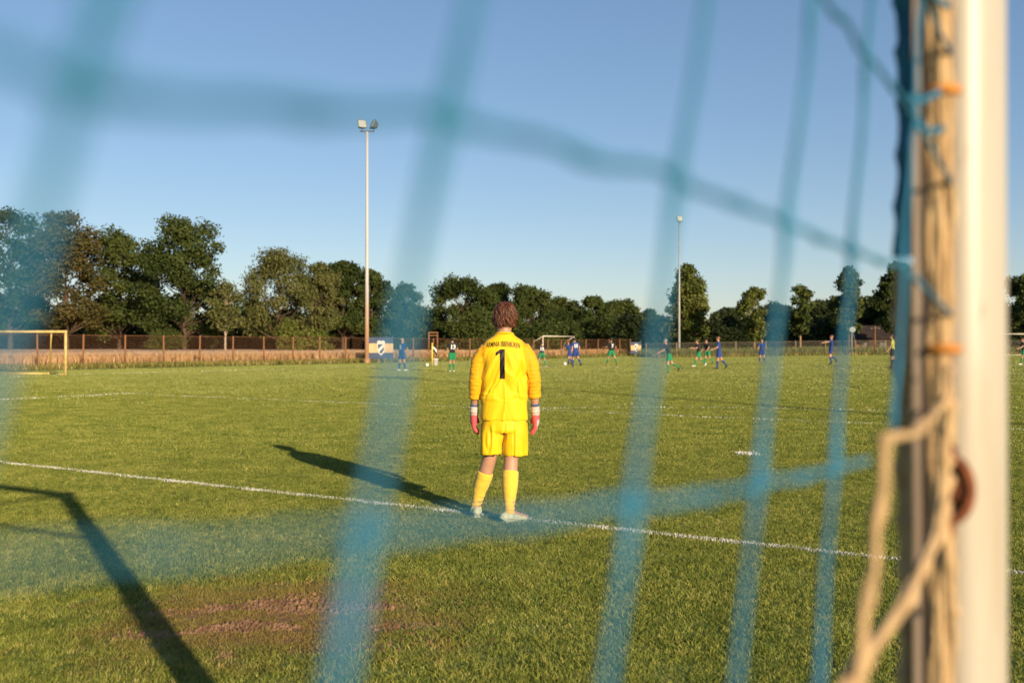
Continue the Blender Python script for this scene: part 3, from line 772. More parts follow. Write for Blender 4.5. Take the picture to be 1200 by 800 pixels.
# undergrowth at the foot of the trees: one bush per spot
BUSH = []
rb = random.Random(5)
x = -20
while x < 770:
    BUSH.append((x, 166 + rb.uniform(-6, 14), rb.uniform(362, 380), rb.uniform(44, 62), rb.choice(['dark', 'shade', 'dark', 'mid']))); x += rb.uniform(24, 34)
x = -10
while x < 500:
    BUSH.append((x, 178 + rb.uniform(-4, 10), rb.uniform(338, 362), rb.uniform(50, 70), rb.choice(['dark', 'mid', 'dark']))); x += rb.uniform(36, 50)
x = 775
while x < 1230:
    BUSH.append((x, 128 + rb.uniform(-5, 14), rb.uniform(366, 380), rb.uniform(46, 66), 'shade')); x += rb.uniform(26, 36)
BUSH.append((338, 138, 373, 38, 'bright')); BUSH.append((372, 140, 385, 36, 'bright')); BUSH.append((196, 140, 384, 44, 'mid'))
protos = {}
for i, (px, dp, ty, wp, fo) in enumerate(BUSH):
    if fo in protos and fo != 'bright' and len(protos[fo]) >= 3:
        src = protos[fo][i % 3]; q = at_depth(px, dp); root = empty('bush', q, rb.uniform(0, 6.28)); s = (CAM_H + (HORIZON - ty) * dp / F_PX - q.z) / src['h']; root.scale = (wp * dp / F_PX / src['w'],) * 2 + (s,)
        for ch in src['o'].children:
            c_ = ch.copy(); COL.objects.link(c_); c_.parent = root
    else:
        root = tree('bush', 'x', px, dp, ty, wp, fo, 300 + i, None, n_leaf=3000, size=.36, base=.02, shape='bush', cat='bush', trunk_r=.12)
        protos.setdefault(fo, []).append({'o': root, 'h': CAM_H + (HORIZON - ty) * dp / F_PX - root.location.z, 'w': wp * dp / F_PX})
    # each bush is told by the tree it grows under
    side, near = min((abs(px - t[1]), t) for t in TREES)[1], None
    dx = px - side[1]; tall = 'tall ' if ty < 362 and px < 770 else ''; wh = 'under' if abs(dx) < 7 else ('just left of' if dx < 0 else 'just right of')
    wh = wh if not any(o_.get('label', '').endswith(wh + ' the ' + SHORT[TREES.index(side)]) and ('tall ' in o_.get('label', '')) == bool(tall) for o_ in COL.objects if o_.name.startswith('bush')) else 'further ' + wh.replace('just ', '').replace('under', 'in under')
    lb = ('bright yellow green bush ' if fo == 'bright' else 'dark shaded bush ' if fo == 'shade' else 'leafy green %shedge bush ' % tall) + wh + ' the ' + SHORT[TREES.index(side)]
    tag(root, lb, 'bush', 'dark bushes behind the far right fence' if px > 770 else 'hedge bushes beyond the wheat')
# ------------------------------------------------------------------ people
def skin_mat(name, c):
    k = N(name); f = k.noise(k.coord(), 9, 3)
    k.color(k.ramp(f, [(0.3, tuple(x * .85 for x in c)), (0.7, c)])); k.set('Roughness', 0.55); k.set('Subsurface Weight', 0.08); k.set('Subsurface Radius', (0.02, 0.008, 0.004)); return k.m
def cloth_mat(name, c, rough=0.75, weave=220.0, var=0.1, sheen=0.2):
    k = N(name); v = k.coord(); f = k.noise(v, 7, 3)
    k.color(k.ramp(f, [(0.3, tuple(x * (1 - var) for x in c)), (0.7, tuple(min(1, x * (1 + var)) for x in c))]))
    k.set('Roughness', rough); k.set('Specular IOR Level', 0.25); k.set('Sheen Weight', sheen); k.bump(k.noise(v, weave, 1), 0.12, 0.002); return k.m
M_skin = skin_mat('skin', (0.50, 0.27, 0.17)); M_skin_tan = skin_mat('tanned_skin', (0.46, 0.25, 0.155))
M_blue = cloth_mat('royal_blue_kit', (0.013, 0.042, 0.20)); M_bk = cloth_mat('black_shirt', (0.012, 0.012, 0.014)); M_green = cloth_mat('green_kit', (0.012, 0.20, 0.075))
M_ref = cloth_mat('lime_yellow_shirt', (0.55, 0.58, 0.08)); M_num = cloth_mat('white_print', (0.75, 0.75, 0.75))
M_sh_w = mat('white_boots', (0.72, 0.72, 0.68), 0.5, 0.1, 12); M_sh_k = mat('black_boots', (0.02, 0.02, 0.02), 0.4, 0.2, 12); M_sh_o = mat('orange_boots', (0.70, 0.20, 0.07), 0.5, 0.15, 12)
def hair_mat(name, c):
    k = N(name); v = k.scaled(k.coord(), (60, 60, 12)); f = k.noise(v, 1.0, 4)
    k.color(k.ramp(f, [(0.3, tuple(x * .45 for x in c)), (0.7, tuple(x * 1.35 for x in c))])); k.set('Roughness', 0.5); k.bump(f, 0.7, 0.01); return k.m
HAIR = {'brown': hair_mat('brown_hair', (0.065, 0.028, 0.014)), 'dark': hair_mat('dark_hair', (0.018, 0.013, 0.010)), 'fair': hair_mat('fair_hair', (0.34, 0.26, 0.17)), 'ginger': hair_mat('ginger_hair', (0.20, 0.075, 0.028)), 'grey': hair_mat('grey_hair', (0.26, 0.24, 0.21))}

def text_mesh(body, size, bold=0.0, cuts=0, xscale=1.0):
    cu = bpy.data.curves.new('txt', 'FONT'); cu.body = body; cu.size = size; cu.align_x = 'CENTER'; cu.offset = bold; cu.resolution_u = 4
    o = bpy.data.objects.new('txt', cu); COL.objects.link(o); dg = bpy.context.evaluated_depsgraph_get()
    me = bpy.data.meshes.new_from_object(o.evaluated_get(dg), depsgraph=dg); bpy.data.objects.remove(o)
    bm = bmesh.new(); bm.from_mesh(me); bmesh.ops.triangulate(bm, faces=bm.faces[:])
    for _ in range(cuts): bmesh.ops.subdivide_edges(bm, edges=[e for e in bm.edges if e.calc_length() > 0.012], cuts=1)
    bmesh.ops.triangulate(bm, faces=bm.faces[:])
    bm.to_mesh(me); bm.free(); me.materials.clear()
    a = coords(me); a[:, 0] *= xscale; set_coords(me, a); return me
def wrap_back(me, target, cx, cz, off=0.004, arch=0.0, tilt=0.0):
    """lays flat lettering onto the back (-y side) of a shirt"""
    a = coords(target); F = [tuple(p.vertices) for p in target.polygons]; bvh = BVHTree.FromPolygons([tuple(v) for v in a], F)
    t = coords(me).copy(); out = np.empty_like(t)
    for i, (x, z, _) in enumerate(t):
        X = cx + x * math.cos(tilt) - z * math.sin(tilt); Z = cz + z * math.cos(tilt) + x * math.sin(tilt) - arch * x * x
        h = bvh.ray_cast(Vector((X, -0.8, Z)), Vector((0, 1, 0)))
        y = h[0].y if h[0] is not None else -0.1
        out[i] = (X, y - off, Z)
    set_coords(me, out); return me

def rot_x(v, a): return Matrix.Rotation(a, 3, 'X') @ v
D2R = math.radians
def player(label, px, foot_y, head_y, yaw, shirt, shorts, socks, boots, hair, pose, number=None, numx=0.0, skin=None, group=None, name='person', d=None):
    """a figure from a posed skeleton, fused into one surface; kit given by body region"""
    q = ground_at(px, foot_y) if d is None else at_depth(px, d)
    Ht = (foot_y - head_y) * q.y / F_PX
    root = empty(name, q, D2R(yaw)); tag(root, label, 'person', group)
    lean = D2R(pose.get('lean', 4)); hipz = 0.92
    H0 = Vector((0, 0, 0)); J = {}
    sp = Vector((0, math.sin(lean), math.cos(lean)))
    J['chest'] = sp * 0.40; J['neck'] = sp * 0.53; hl = lean * .4 + D2R(pose.get('nod', 0)); hd = Vector((0, math.sin(hl), math.cos(hl)))
    J['head'] = J['neck'] + hd * 0.155 + Vector((0, .02, 0))
    side_v = Vector((1, 0, 0)); low = 9
    for s, k_ in ((-1, 'l'), (1, 'r')):
        fx, ab, kn = pose.get('leg_' + k_, (0, 4, 4))
        h = Vector((0.088 * s, 0, -0.02)); dv = Vector((math.sin(D2R(ab)) * s, math.sin(D2R(fx)), -math.cos(D2R(fx)))).normalized()
        kne = h + dv * 0.43; f2 = D2R(fx - kn); dv2 = Vector((math.sin(D2R(ab)) * s, math.sin(f2), -math.cos(f2))).normalized(); an = kne + dv2 * 0.42
        fd = Vector((0.12 * s, 1, -0.12)).normalized() if kn < 25 else (rot_x(Vector((0, 1, -.3)), f2 * -1.0 if False else f2 * 1.0)).normalized()
        J['hip' + k_], J['knee' + k_], J['ank' + k_], J['toe' + k_] = h, kne, an, an + fd * 0.17 + Vector((0, 0, -0.045 if kn < 25 else -.03)); J['heel' + k_] = an - fd * 0.06 + Vector((0, 0, -.05)); low = min(low, an.z - .085, J['toe' + k_].z - .035)
        af, aa, el = pose.get('arm_' + k_, (0, 12, 15)); yw = pose.get('arm_yaw', 0)
        shd = sp * 0.475 + Vector((0.185 * s, 0, 0)); dv = Vector((math.sin(D2R(aa)) * s, math.sin(D2R(af)) * math.cos(D2R(aa)), -math.cos(D2R(af)) * math.cos(D2R(aa)))).normalized()
        elb = shd + dv * 0.28; f2 = D2R(af + el); dv2 = Vector((math.sin(D2R(aa * .6)) * s, math.sin(f2), -math.cos(f2))).normalized()
        if 'arm_in' in pose and el > 60: dv2 = (dv2 + Vector((-s * pose['arm_in'], 0, 0))).normalized()
        J['sh' + k_], J['elb' + k_], J['wr' + k_] = shd, elb, elb + dv2 * 0.25; J['hand' + k_] = J['wr' + k_] + dv2 * 0.17
    b = MB()
    P = lambda t: sp * t
    b.tube([P(-.10), P(-.02), P(.10), P(.22), P(.34), P(.44), P(.50), P(.54)], [(.12, .09), (.165, .115), (.155, .11), (.155, .105), (.18, .115), (.19, .105), (.12, .08), (.058, .058)], 14, flat=(1, 0, 0))
    b.tube([J['neck'] - sp * .05, J['head']], [.056, .054], 10)
    hq = J['head']; b.ball(hq + hd * .005, (.074, .092, .112), 14, 10); b.ball(hq + Vector((0, .095, -.02)), (.014, .02, .022), 8, 5); b.ball(hq + Vector((0, .06, -.085)), (.04, .035, .03), 8, 5)
    for s in (-1, 1): b.ball(hq + Vector((.076 * s, -.005, -.01)), (.014, .022, .032), 6, 5)
    for s, k_ in ((-1, 'l'), (1, 'r')):
        h, kn, an = J['hip' + k_], J['knee' + k_], J['ank' + k_]
        b.tube([h + Vector((0, 0, .05)), h.lerp(kn, .3), h.lerp(kn, .70), h.lerp(kn, .705), h.lerp(kn, .85), kn, kn.lerp(an, .28), kn.lerp(an, .7), an, an + (an - kn).normalized() * .05], [.105, .108, .108, .072, .064, .056, .060, .043, .038, .04], 12)
        hl_, to = J['heel' + k_], J['toe' + k_]
        b.tube([hl_ - (to - hl_).normalized() * .02, hl_, hl_.lerp(to, .35), hl_.lerp(to, .75), to, to + (to - hl_).normalized() * .03], [(.02, .02), (.036, .036), (.042, .05), (.046, .034), (.038, .025), (.015, .012)], 10, flat=(1, 0, 0))
        sh_, el_, wr, ha = J['sh' + k_], J['elb' + k_], J['wr' + k_], J['hand' + k_]
        b.tube([sh_ + Vector((-.05 * s, 0, .0)), sh_, sh_.lerp(el_, .4), sh_.lerp(el_, .72), sh_.lerp(el_, .725), el_, el_.lerp(wr, .35), wr], [.06, .066, .064, .066, .046, .040, .040, .028], 10)
        dv = (ha - wr).normalized(); b.tube([wr, wr + dv * .05, wr + dv * .10], [(.022, .026), (.018, .042), (.016, .042)], 10, flat=(1, 0, 0))
        for i, (o_, L) in enumerate(((-.03, .06), (-.01, .075), (.01, .07), (.028, .055))):
            p0 = wr + dv * .085 + Vector((0, o_, 0)); b.tube([p0, p0 + dv * L * .55, p0 + dv * L + Vector((-.012 * s, 0, 0))], [.0105, .010, .008], 6)
        p0 = wr + dv * .03 + Vector((0, .03, 0)); b.tube([p0, p0 + dv * .035 + Vector((0, .025, 0)), p0 + dv * .065 + Vector((0, .03, 0))], [.014, .012, .009], 6)
    S = Ht / (hq.z + .125 - low)
    b.v = [tuple((Vector(v) - Vector((0, 0, low))) * S) for v in b.v]
    me = remesh(b.mesh('body'), 0.0135, 2)
    # kit by nearest limb
    bones = [('torso', P(-.05), P(.5), .13)]
    for k_ in 'lr':
        bones += [('thigh', J['hip' + k_], J['knee' + k_], .08), ('shin', J['knee' + k_], J['ank' + k_], .05), ('foot', J['heel' + k_], J['toe' + k_], .04), ('upper', J['sh' + k_], J['elb' + k_], .055), ('fore', J['elb' + k_], J['hand' + k_], .035)]
    bones += [('head', J['neck'] + hd * .04, hq + hd * .05, .075)]
    n = len(me.polygons); ce = np.empty(n * 3, np.float32); me.polygons.foreach_get('center', ce); ce = ce.reshape(-1, 3) / S + np.array([0, 0, low])
    best = np.full(n, 9.); bi = np.zeros(n, int); bt = np.zeros(n)
    for i, (nm, a, c, r) in enumerate(bones):
        a = np.array(a); c = np.array(c); t = np.clip(((ce - a) @ (c - a)) / ((c - a) @ (c - a)), 0, 1); dd = np.linalg.norm(ce - (a + t[:, None] * (c - a)), axis=1) - r
        m_ = dd < best; best[m_] = dd[m_]; bi[m_] = i; bt[m_] = t[m_]
    mi = np.zeros(n, np.int32)
    spn = np.array(sp)
    for i, (nm, *_r) in enumerate(bones):
        s_ = bi == i
        if nm == 'torso': mi[s_] = np.where(ce[s_] @ spn > .02, np.where(ce[s_] @ spn > .525, 0, 1), 2)
        elif nm == 'thigh': mi[s_] = np.where(bt[s_] < .712, 2, 0)
        elif nm == 'shin': mi[s_] = np.where(bt[s_] > .18, 3, 0)
        elif nm == 'foot': mi[s_] = 4
        elif nm == 'upper': mi[s_] = np.where(bt[s_] < .73, 1, 0)
    for m_ in (skin or M_skin, shirt, shorts, socks, boots): me.materials.append(m_)
    me.polygons.foreach_set('material_index', mi)
    body = link('body', me, None, root)
    hb = MB(); hb.ball((hq + Vector((0, -.022, .028)) - Vector((0, 0, low))) * S, tuple(x * S for x in (.084, .098, .104)), 16, 12)
    hm = hb.mesh('hair', True); a = coords(hm); nn = normals(hm); set_coords(hm, a + nn * (vnoise(a, (40, 40, 40), px)[:, None] * .012)); link('hair', hm, HAIR[hair], root)
    if number:
        tm = text_mesh(number, 0.30 * S, 0.012); a = coords(tm); a[:, 1] -= .10 * S; set_coords(tm, a)
        wrap_back(tm, me, numx, (J['chest'].z * .78 - low) * S, .012); link('shirt_number', tm, M_num, root)
    return root
WALK = {'lean': 4, 'leg_l': (16, 3, 6), 'leg_r': (-14, 3, 14), 'arm_l': (-16, 10, 20), 'arm_r': (18, 10, 24)}
RUN = {'lean': 14, 'leg_l': (34, 3, 30), 'leg_r': (-18, 3, 42), 'arm_l': (-36, 12, 70), 'arm_r': (30, 12, 75)}
STAND = {'lean': 3, 'leg_l': (2, 7, 3), 'leg_r': (-2, 7, 4), 'arm_l': (4, 12, 16), 'arm_r': (0, 12, 14)}
WIDE = {'lean': 10, 'leg_l': (6, 15, 10), 'leg_r': (4, 15, 10), 'arm_l': (8, 22, 25), 'arm_r': (8, 22, 25)}
GB = 'players in blue kit'; GG = 'players in black shirts and green shorts'
player('fair haired player in blue with number 5 standing right of the striped banner', 471, 434.5, 396, -38, M_blue, M_blue, M_blue, M_sh_w, 'fair', dict(STAND, arm_r=(30, 6, 8), leg_l=(-3, 5, 3), leg_r=(6, 6, 4)), '5', -.02, group=GB)
player('player in black and green with number 13 walking right of the corner flag', 530, 436, 395, 18, M_bk, M_green, M_green, M_sh_w, 'dark', {'lean': -3, 'leg_l': (10, 1, 4), 'leg_r': (14, 2, 8), 'arm_l': (14, 14, 60), 'arm_r': (-4, 14, 20)}, '13', .01, M_skin_tan, GG)
player('player in black and green with number 12 standing legs apart beside the keeper', 635, 429.5, 400.5, 6, M_bk, M_green, M_green, M_sh_w, 'brown', WIDE, '12', 0, M_skin_tan, GG)
player('fair player in blue half hidden behind the blue number 10', 667.5, 427.5, 399, 62, M_blue, M_blue, M_blue, M_sh_o, 'ginger', dict(STAND, arm_r=(20, 20, 40), arm_l=(35, 16, 40), lean=10), group=GB)
player('dark haired player in blue with number 10 moving towards the football', 674.5, 430, 395.5, 30, M_blue, M_blue, M_blue, M_sh_k, 'dark', dict(WALK, lean=9, leg_l=(14, 3, 16), leg_r=(-16, 3, 22), arm_r=(-20, 18, 40)), '10', 0.0, group=GB)
player('lone player in black and green striding in the middle distance', 716.5, 428.5, 396, 28, M_bk, M_green, M_green, M_sh_o, 'dark', {'lean': 2, 'leg_l': (20, 8, 14), 'leg_r': (-20, 8, 8), 'arm_l': (20, 26, 70), 'arm_r': (-12, 26, 60)}, '7', .02, M_skin_tan, GG)
player('grey haired player in black and green running left beside the blue cord', 784, 437.5, 397, 78, M_bk, M_green, M_green, M_sh_k, 'grey', {'lean': 16, 'nod': 8, 'leg_l': (8, 3, 12), 'leg_r': (-18, 3, 38), 'arm_l': (28, 14, 35), 'arm_r': (36, 12, 30)}, group=GG)
player('player in black and green running with his front leg stretched, left of a pair', 819, 429.5, 397.5, 98, M_bk, M_green, M_green, M_sh_w, 'brown', {'lean': 10, 'leg_l': (30, 3, 14), 'leg_r': (-20, 3, 34), 'arm_l': (34, 14, 60), 'arm_r': (8, 14, 90)}, None, 0, M_skin_tan, GG)
player('player in black and green running, right of a pair', 829, 427, 397.5, 120, M_bk, M_green, M_green, M_sh_k, 'brown', {'lean': 8, 'leg_l': (-10, 4, 34), 'leg_r': (12, 4, 10), 'arm_l': (10, 16, 40), 'arm_r': (-12, 16, 60)}, None, 0, M_skin_tan, GG)
player('auburn haired player in blue walking left beside the black and green pair', 842.5, 432.5, 394, 76, M_blue, M_blue, M_blue, M_sh_k, 'ginger', {'lean': 3, 'leg_l': (8, 2, 4), 'leg_r': (-16, 2, 26), 'arm_l': (10, 10, 60), 'arm_r': (-8, 10, 16)}, group=GB)
player('small far player in blue standing and facing us', 893, 426, 397.5, 168, M_blue, M_blue, M_blue, M_sh_o, 'ginger', dict(STAND, arm_l=(14, 18, 60), arm_r=(16, 14, 40)), group=GB)
player('player in blue running left with both arms stretched forward', 974, 427.5, 392.5, 86, M_blue, M_blue, M_blue, M_sh_k, 'ginger', {'lean': -4, 'leg_l': (14, 3, 26), 'leg_r': (2, 3, 62), 'arm_l': (74, 6, 6), 'arm_r': (66, 6, 10)}, group=GB)
player('referee in yellow shirt and black shorts near the white goal post', 1046.5, 431.5, 391.5, 70, M_ref, M_bk, M_bk, M_sh_k, 'brown', {'lean': 2, 'nod': 14, 'leg_l': (6, 3, 5), 'leg_r': (-6, 3, 6), 'arm_l': (14, 10, 20), 'arm_r': (-4, 10, 14)})
player('player in black and green half hidden behind the referee', 1054, 429.5, 393, 72, M_bk, M_green, M_green, M_sh_o, 'dark', WALK, group=GG)
player('player in black and green at the right edge beyond the goal post', 1199.5, 427.5, 395.5, 80, M_bk, M_green, M_green, M_sh_w, 'brown', dict(WALK, arm_l=(24, 14, 40)), group=GG)

# ------------------------------------------------------------------ the goalkeeper
M_yj = cloth_mat('yellow_jersey', (0.76, 0.475, 0.004), 0.6, 300, 0.06, 0.1); M_ys = cloth_mat('orange_yellow_sleeve', (0.70, 0.35, 0.004), 0.65, 300, 0.06, 0.1); M_ysh = cloth_mat('yellow_shorts', (0.76, 0.47, 0.004), 0.55, 300, 0.06, 0.1); M_sock = cloth_mat('yellow_sock', (0.72, 0.48, 0.05), 0.85, 260, 0.08, 0.3)
M_pink = cloth_mat('pink_glove', (0.66, 0.09, 0.10), 0.6, 160, 0.12); M_gw = cloth_mat('white_glove_cuff', (0.54, 0.42, 0.37), 0.7, 160, 0.15); M_band = cloth_mat('blue_wrist_band', (0.05, 0.09, 0.21), 0.7, 200, 0.1); M_mint = mat('mint_boot', (0.46, 0.54, 0.33), 0.45, 0.2, 16, bump=0.1, c2=(0.62, 0.62, 0.42)); M_print = cloth_mat('black_print', (0.014, 0.011, 0.010), 0.5, 300, 0.1, 0)
KP = Vector((-0.06, 7.78, 0))
kp = empty('person', KP); tag(kp, 'goalkeeper in yellow kit and pink gloves seen from behind', 'person')
ARM = {-1: [(-.158, 0, 1.322), (-.205, -.012, 1.22), (-.222, -.018, 1.09), (-.228, .012, .955), (-.236, .035, .885)], 1: [(.161, 0, 1.326), (.212, -.012, 1.22), (.232, -.018, 1.09), (.236, .010, .965), (.243, .030, .885)]}
LEG = {-1: [(-.085, .01, .80), (-.118, .045, .47), (-.150, .07, .36), (-.196, .11, .22), (-.225, .14, .085)], 1: [(.075, -.01, .80), (.052, -.03, .47), (.046, -.06, .36), (.042, -.085, .22), (.040, -.11, .085)]}
FDR = {-1: Vector((-.10, 1, 0)).normalized(), 1: Vector((.86, .5, 0)).normalized()}
# body: one continuous surface
b = MB()
b.tube([(0, 0, z) for z in (.72, .80, .95, 1.10, 1.25, 1.34, 1.40, 1.46)], [(.12, .08), (.15, .10), (.135, .095), (.145, .10), (.165, .105), (.16, .095), (.10, .07), (.055, .056)], 16, flat=(1, 0, 0))
b.tube([(0, 0, 1.38), (0, .01, 1.46), (0, .02, 1.53)], [.064, .056, .056], 12)
HC = Vector((0.006, .035, 1.572))
b.ball(HC, (.074, .094, .115), 18, 14); b.ball(HC + Vector((0, .05, -.075)), (.05, .045, .045), 12, 8); b.tube([HC + Vector((0, .088, .02)), HC + Vector((0, .113, -.025))], [.010, .017], 8); b.ball(HC + Vector((0, .088, -.062)), (.026, .012, .008), 8, 5)
for s in (-1, 1): b.ball(HC + Vector((.077 * s, -.005, -.015)), (.012, .024, .034), 8, 6); b.ball(HC + Vector((.03 * s, .086, .008)), (.016, .012, .009), 8, 5)
for s in (-1, 1):
    A = ARM[s]; b.tube(A + [(A[-1][0] + .004 * s, A[-1][1] + .02, A[-1][2] - .05)], [.056, .047, .040, .035, .027, .026], 12)
    L = LEG[s]; f = FDR[s]; an = Vector(L[-1])
    b.tube([Vector(L[0]), Vector(L[0]).lerp(Vector(L[1]), .5)] + [Vector(p) for p in L[1:]] + [an - Vector((0, 0, .05))], [.088, .078, .056, .057, .052, .036, .034], 14)
    b.tube([an - f * .05 - Vector((0, 0, .045)), an + f * .05 - Vector((0, 0, .03)), an + f * .16 - Vector((0, 0, .055))], [(.03, .03), (.036, .035), (.035, .02)], 10, flat=f.cross(Vector((0, 0, 1))))
link('body', remesh(b.mesh('body'), 0.010, 3), M_skin_tan, kp)
for s in (-1, 1):
    b = MB(); b.ball(HC + Vector((.03 * s, .094, .010)), (.011, .007, .006), 8, 6); b.build('eye', M_white, kp, True)
# hair: a cap plus wavy locks that fall to the collar
b = MB(); b.ball(HC + Vector((0, -.018, .022)), (.086, .100, .108), 20, 16); hc = b.build('hair', HAIR['brown'], kp, True)
M_lock = hair_mat('chestnut_locks', (0.125, 0.042, 0.017))
rk = random.Random(11); b = MB()
for i in range(760):
    big = i < 300
    th = rk.uniform(0.02, 1.75); ph = rk.uniform(-math.pi, math.pi)
    dirv = Vector((math.sin(th) * math.sin(ph), -math.sin(th) * math.cos(ph), math.cos(th)))
    if dirv.y > 0.55 and dirv.z < .62: continue
    pts = []; rr = []; rsz = rk.uniform(.0055, .0105) if big else rk.uniform(.0012, .0030); L = rk.uniform(.07, .14); a_, w_ = rk.uniform(0, 6.28), (rk.uniform(.008, .017) if big else rk.uniform(.004, .020)); kq = rk.uniform(.6, 1.3); swirl = rk.uniform(-.8, .8); pf = rk.uniform(.96, 1.07) if big else rk.uniform(1.0, 1.17)
    cen = HC + Vector((0, -.015, .012))
    for j in range(9):
        t = j / 8; th2 = th + t * L / .10; ph2 = ph + swirl * t * .35 / max(.3, math.sin(th2) if th2 < 3 else .3)
        th3 = min(th2, 1.95)
        p = cen + Vector((.083 * math.sin(th3) * math.sin(ph2), -.098 * math.sin(th3) * math.cos(ph2), .108 * math.cos(th3))) * pf
        if th2 > 1.95: p.z -= (th2 - 1.95) * .045
        a = a_ + t * kq * 6.28; out = Vector((math.sin(ph2), -math.cos(ph2), 0)); tan = Vector((math.cos(ph2), math.sin(ph2), 0))
        p += (out * math.cos(a) * .8 + tan * math.sin(a)) * w_ * (.3 + .7 * t); pts.append(p); rr.append(rsz * (1 - .75 * t ** 2) * (.6 + .4 * min(1, t * 4)))
    b.tube(pts, rr, 5)
b.build('lock', M_lock, hc, True)
# jersey
b = MB()
SE = lambda rx, ry, z, cx=0.0, cy=0.0: [Vector((cx + rx * math.copysign(abs(math.cos(a)) ** .8, math.cos(a)), cy + ry * math.copysign(abs(math.sin(a)) ** .85, math.sin(a)), z)) for a in [2 * math.pi * i / 32 for i in range(32)]]
b.loft([SE(.180, .124, .785), SE(.180, .126, .84), SE(.176, .128, .93), SE(.172, .126, 1.0), SE(.174, .126, 1.08), SE(.181, .126, 1.17), SE(.190, .124, 1.25), SE(.200, .116, 1.305), SE(.188, .104, 1.352), SE(.142, .090, 1.400), SE(.092, .078, 1.432), SE(.070, .070, 1.452)])
for s in (-1, 1):
    A = [Vector(p) for p in ARM[s]]
    b.tube([A[0] + Vector((-.07 * s, 0, .0)), A[0], A[0].lerp(A[1], .5), A[1], A[2], A[3]], [(.052, .066), (.057, .066), (.060, .066), .058, .053, .048], 18)
me = remesh(b.mesh('jersey'), 0.0055, 5)
a = coords(me); nn = normals(me)
ts = np.zeros(len(a)); isa = np.zeros(len(a)); torso_r = np.interp(a[:, 2], [.78, 1.0, 1.17, 1.25, 1.315, 1.36], [.180, .172, .181, .172, .160, .15])
sleeve = np.abs(a[:, 0]) > torso_r - .004
sw = smooth(-.004, .02, np.abs(a[:, 0]) - torso_r)
def ridged(p, s, seed): return 1 - np.abs(vnoise(p, s, seed)) * 2.4
sh_ = a.copy(); sh_[:, 0] = a[:, 0] + 0.35 * np.sign(a[:, 0]) * (a[:, 2] - 1.1)          # folds run from the shoulder blades to the small of the back
fold = 0.0135 * ridged(sh_, (13, 7, 2.2), 1.3) * smooth(1.36, 1.2, a[:, 2]) + 0.004 * vnoise(sh_, (38, 20, 7), 4.1) * smooth(1.4, 1.25, a[:, 2])
cr = vnoise(sh_, (9, 6, 1.7), 12.6); fold = fold - 0.016 * np.exp(-(cr / .075) ** 2) * smooth(1.30, 1.15, a[:, 2]) * smooth(.93, 1.02, a[:, 2])
waist = np.exp(-((a[:, 2] - .965) / .04) ** 2); fold = fold * (1 - .45 * smooth(.96, .90, a[:, 2])) + waist * (0.009 * vnoise(a, (22, 10, 40), 6.2) + .004)
arm_t = a[:, 2]
ribs = 0.0011 * np.sin(arm_t * 210 + 3 * vnoise(a, (14, 14, 14), 2.0)) * smooth(1.27, 1.20, a[:, 2]) + .004 * ridged(a, (12, 12, 26), 8.8) - .002
set_coords(me, a + nn * ((1 - sw) * fold + sw * ribs)[:, None])
me.materials.append(M_yj); me.materials.append(M_ys)
n = len(me.polygons); ce = np.empty(n * 3, np.float32); me.polygons.foreach_get('center', ce); ce = ce.reshape(-1, 3)
tr_ = np.interp(ce[:, 2], [.78, 1.0, 1.17, 1.25, 1.315, 1.40], [.182, .175, .178, .162, .148, .135])
me.polygons.foreach_set('material_index', (np.abs(ce[:, 0]) > tr_).astype(np.int32))
jr = link('jersey', me, None, kp); jersey_me = me
b = MB(); b.tube([(0.070 * math.cos(t), .004 + .072 * math.sin(t), 1.450 - .012 * math.sin(t)) for t in np.linspace(0, 2 * math.pi, 29)], .0075, 6, cap=False); b.build('collar', M_yj, jr, True)
b = MB()
for s in (-1, 1):
    A = [Vector(p) for p in ARM[s]]; d = (A[3] - A[2]).normalized(); b2 = MB(); b2.tube([A[3] - d * .022, A[3] - d * .018, A[3] + d * .004, A[3] + d * .008], [.046, .051, .050, .044], 18); b2.build('cuff', M_ys, jr, True)
tm = text_mesh('ARMINIA IBBENB\u00dcREN', 0.056, 0.0007, 2, .74); w_ = coords(tm)[:, 0].ptp() if hasattr(np.ndarray, 'ptp') else np.ptp(coords(tm)[:, 0]); a = coords(tm); a[:, 0] *= 0.262 / w_; set_coords(tm, a)
wrap_back(tm, jersey_me, -.008, 1.355, .0025, arch=0.75, tilt=-.02); link('club_lettering', tm, M_print, jr)
b = MB(); b.add([(-.001, .0, 0), (.037, 0, 0), (.037, .228, 0), (.002, .228, 0), (-.033, .202, 0), (-.033, .175, 0), (-.001, .198, 0)], [(0, 1, 2, 3, 6), (3, 4, 5, 6)]); tm = b.mesh('back_number')
bm = bmesh.new(); bm.from_mesh(tm); bmesh.ops.triangulate(bm, faces=bm.faces[:])
for _ in range(5): bmesh.ops.subdivide_edges(bm, edges=[e for e in bm.edges if e.calc_length() > 0.010], cuts=1); bmesh.ops.triangulate(bm, faces=bm.faces[:])
bm.to_mesh(tm); bm.free()
wrap_back(tm, jersey_me, -.032, 1.105, .0025, tilt=.0); link('back_number', tm, M_print, jr)
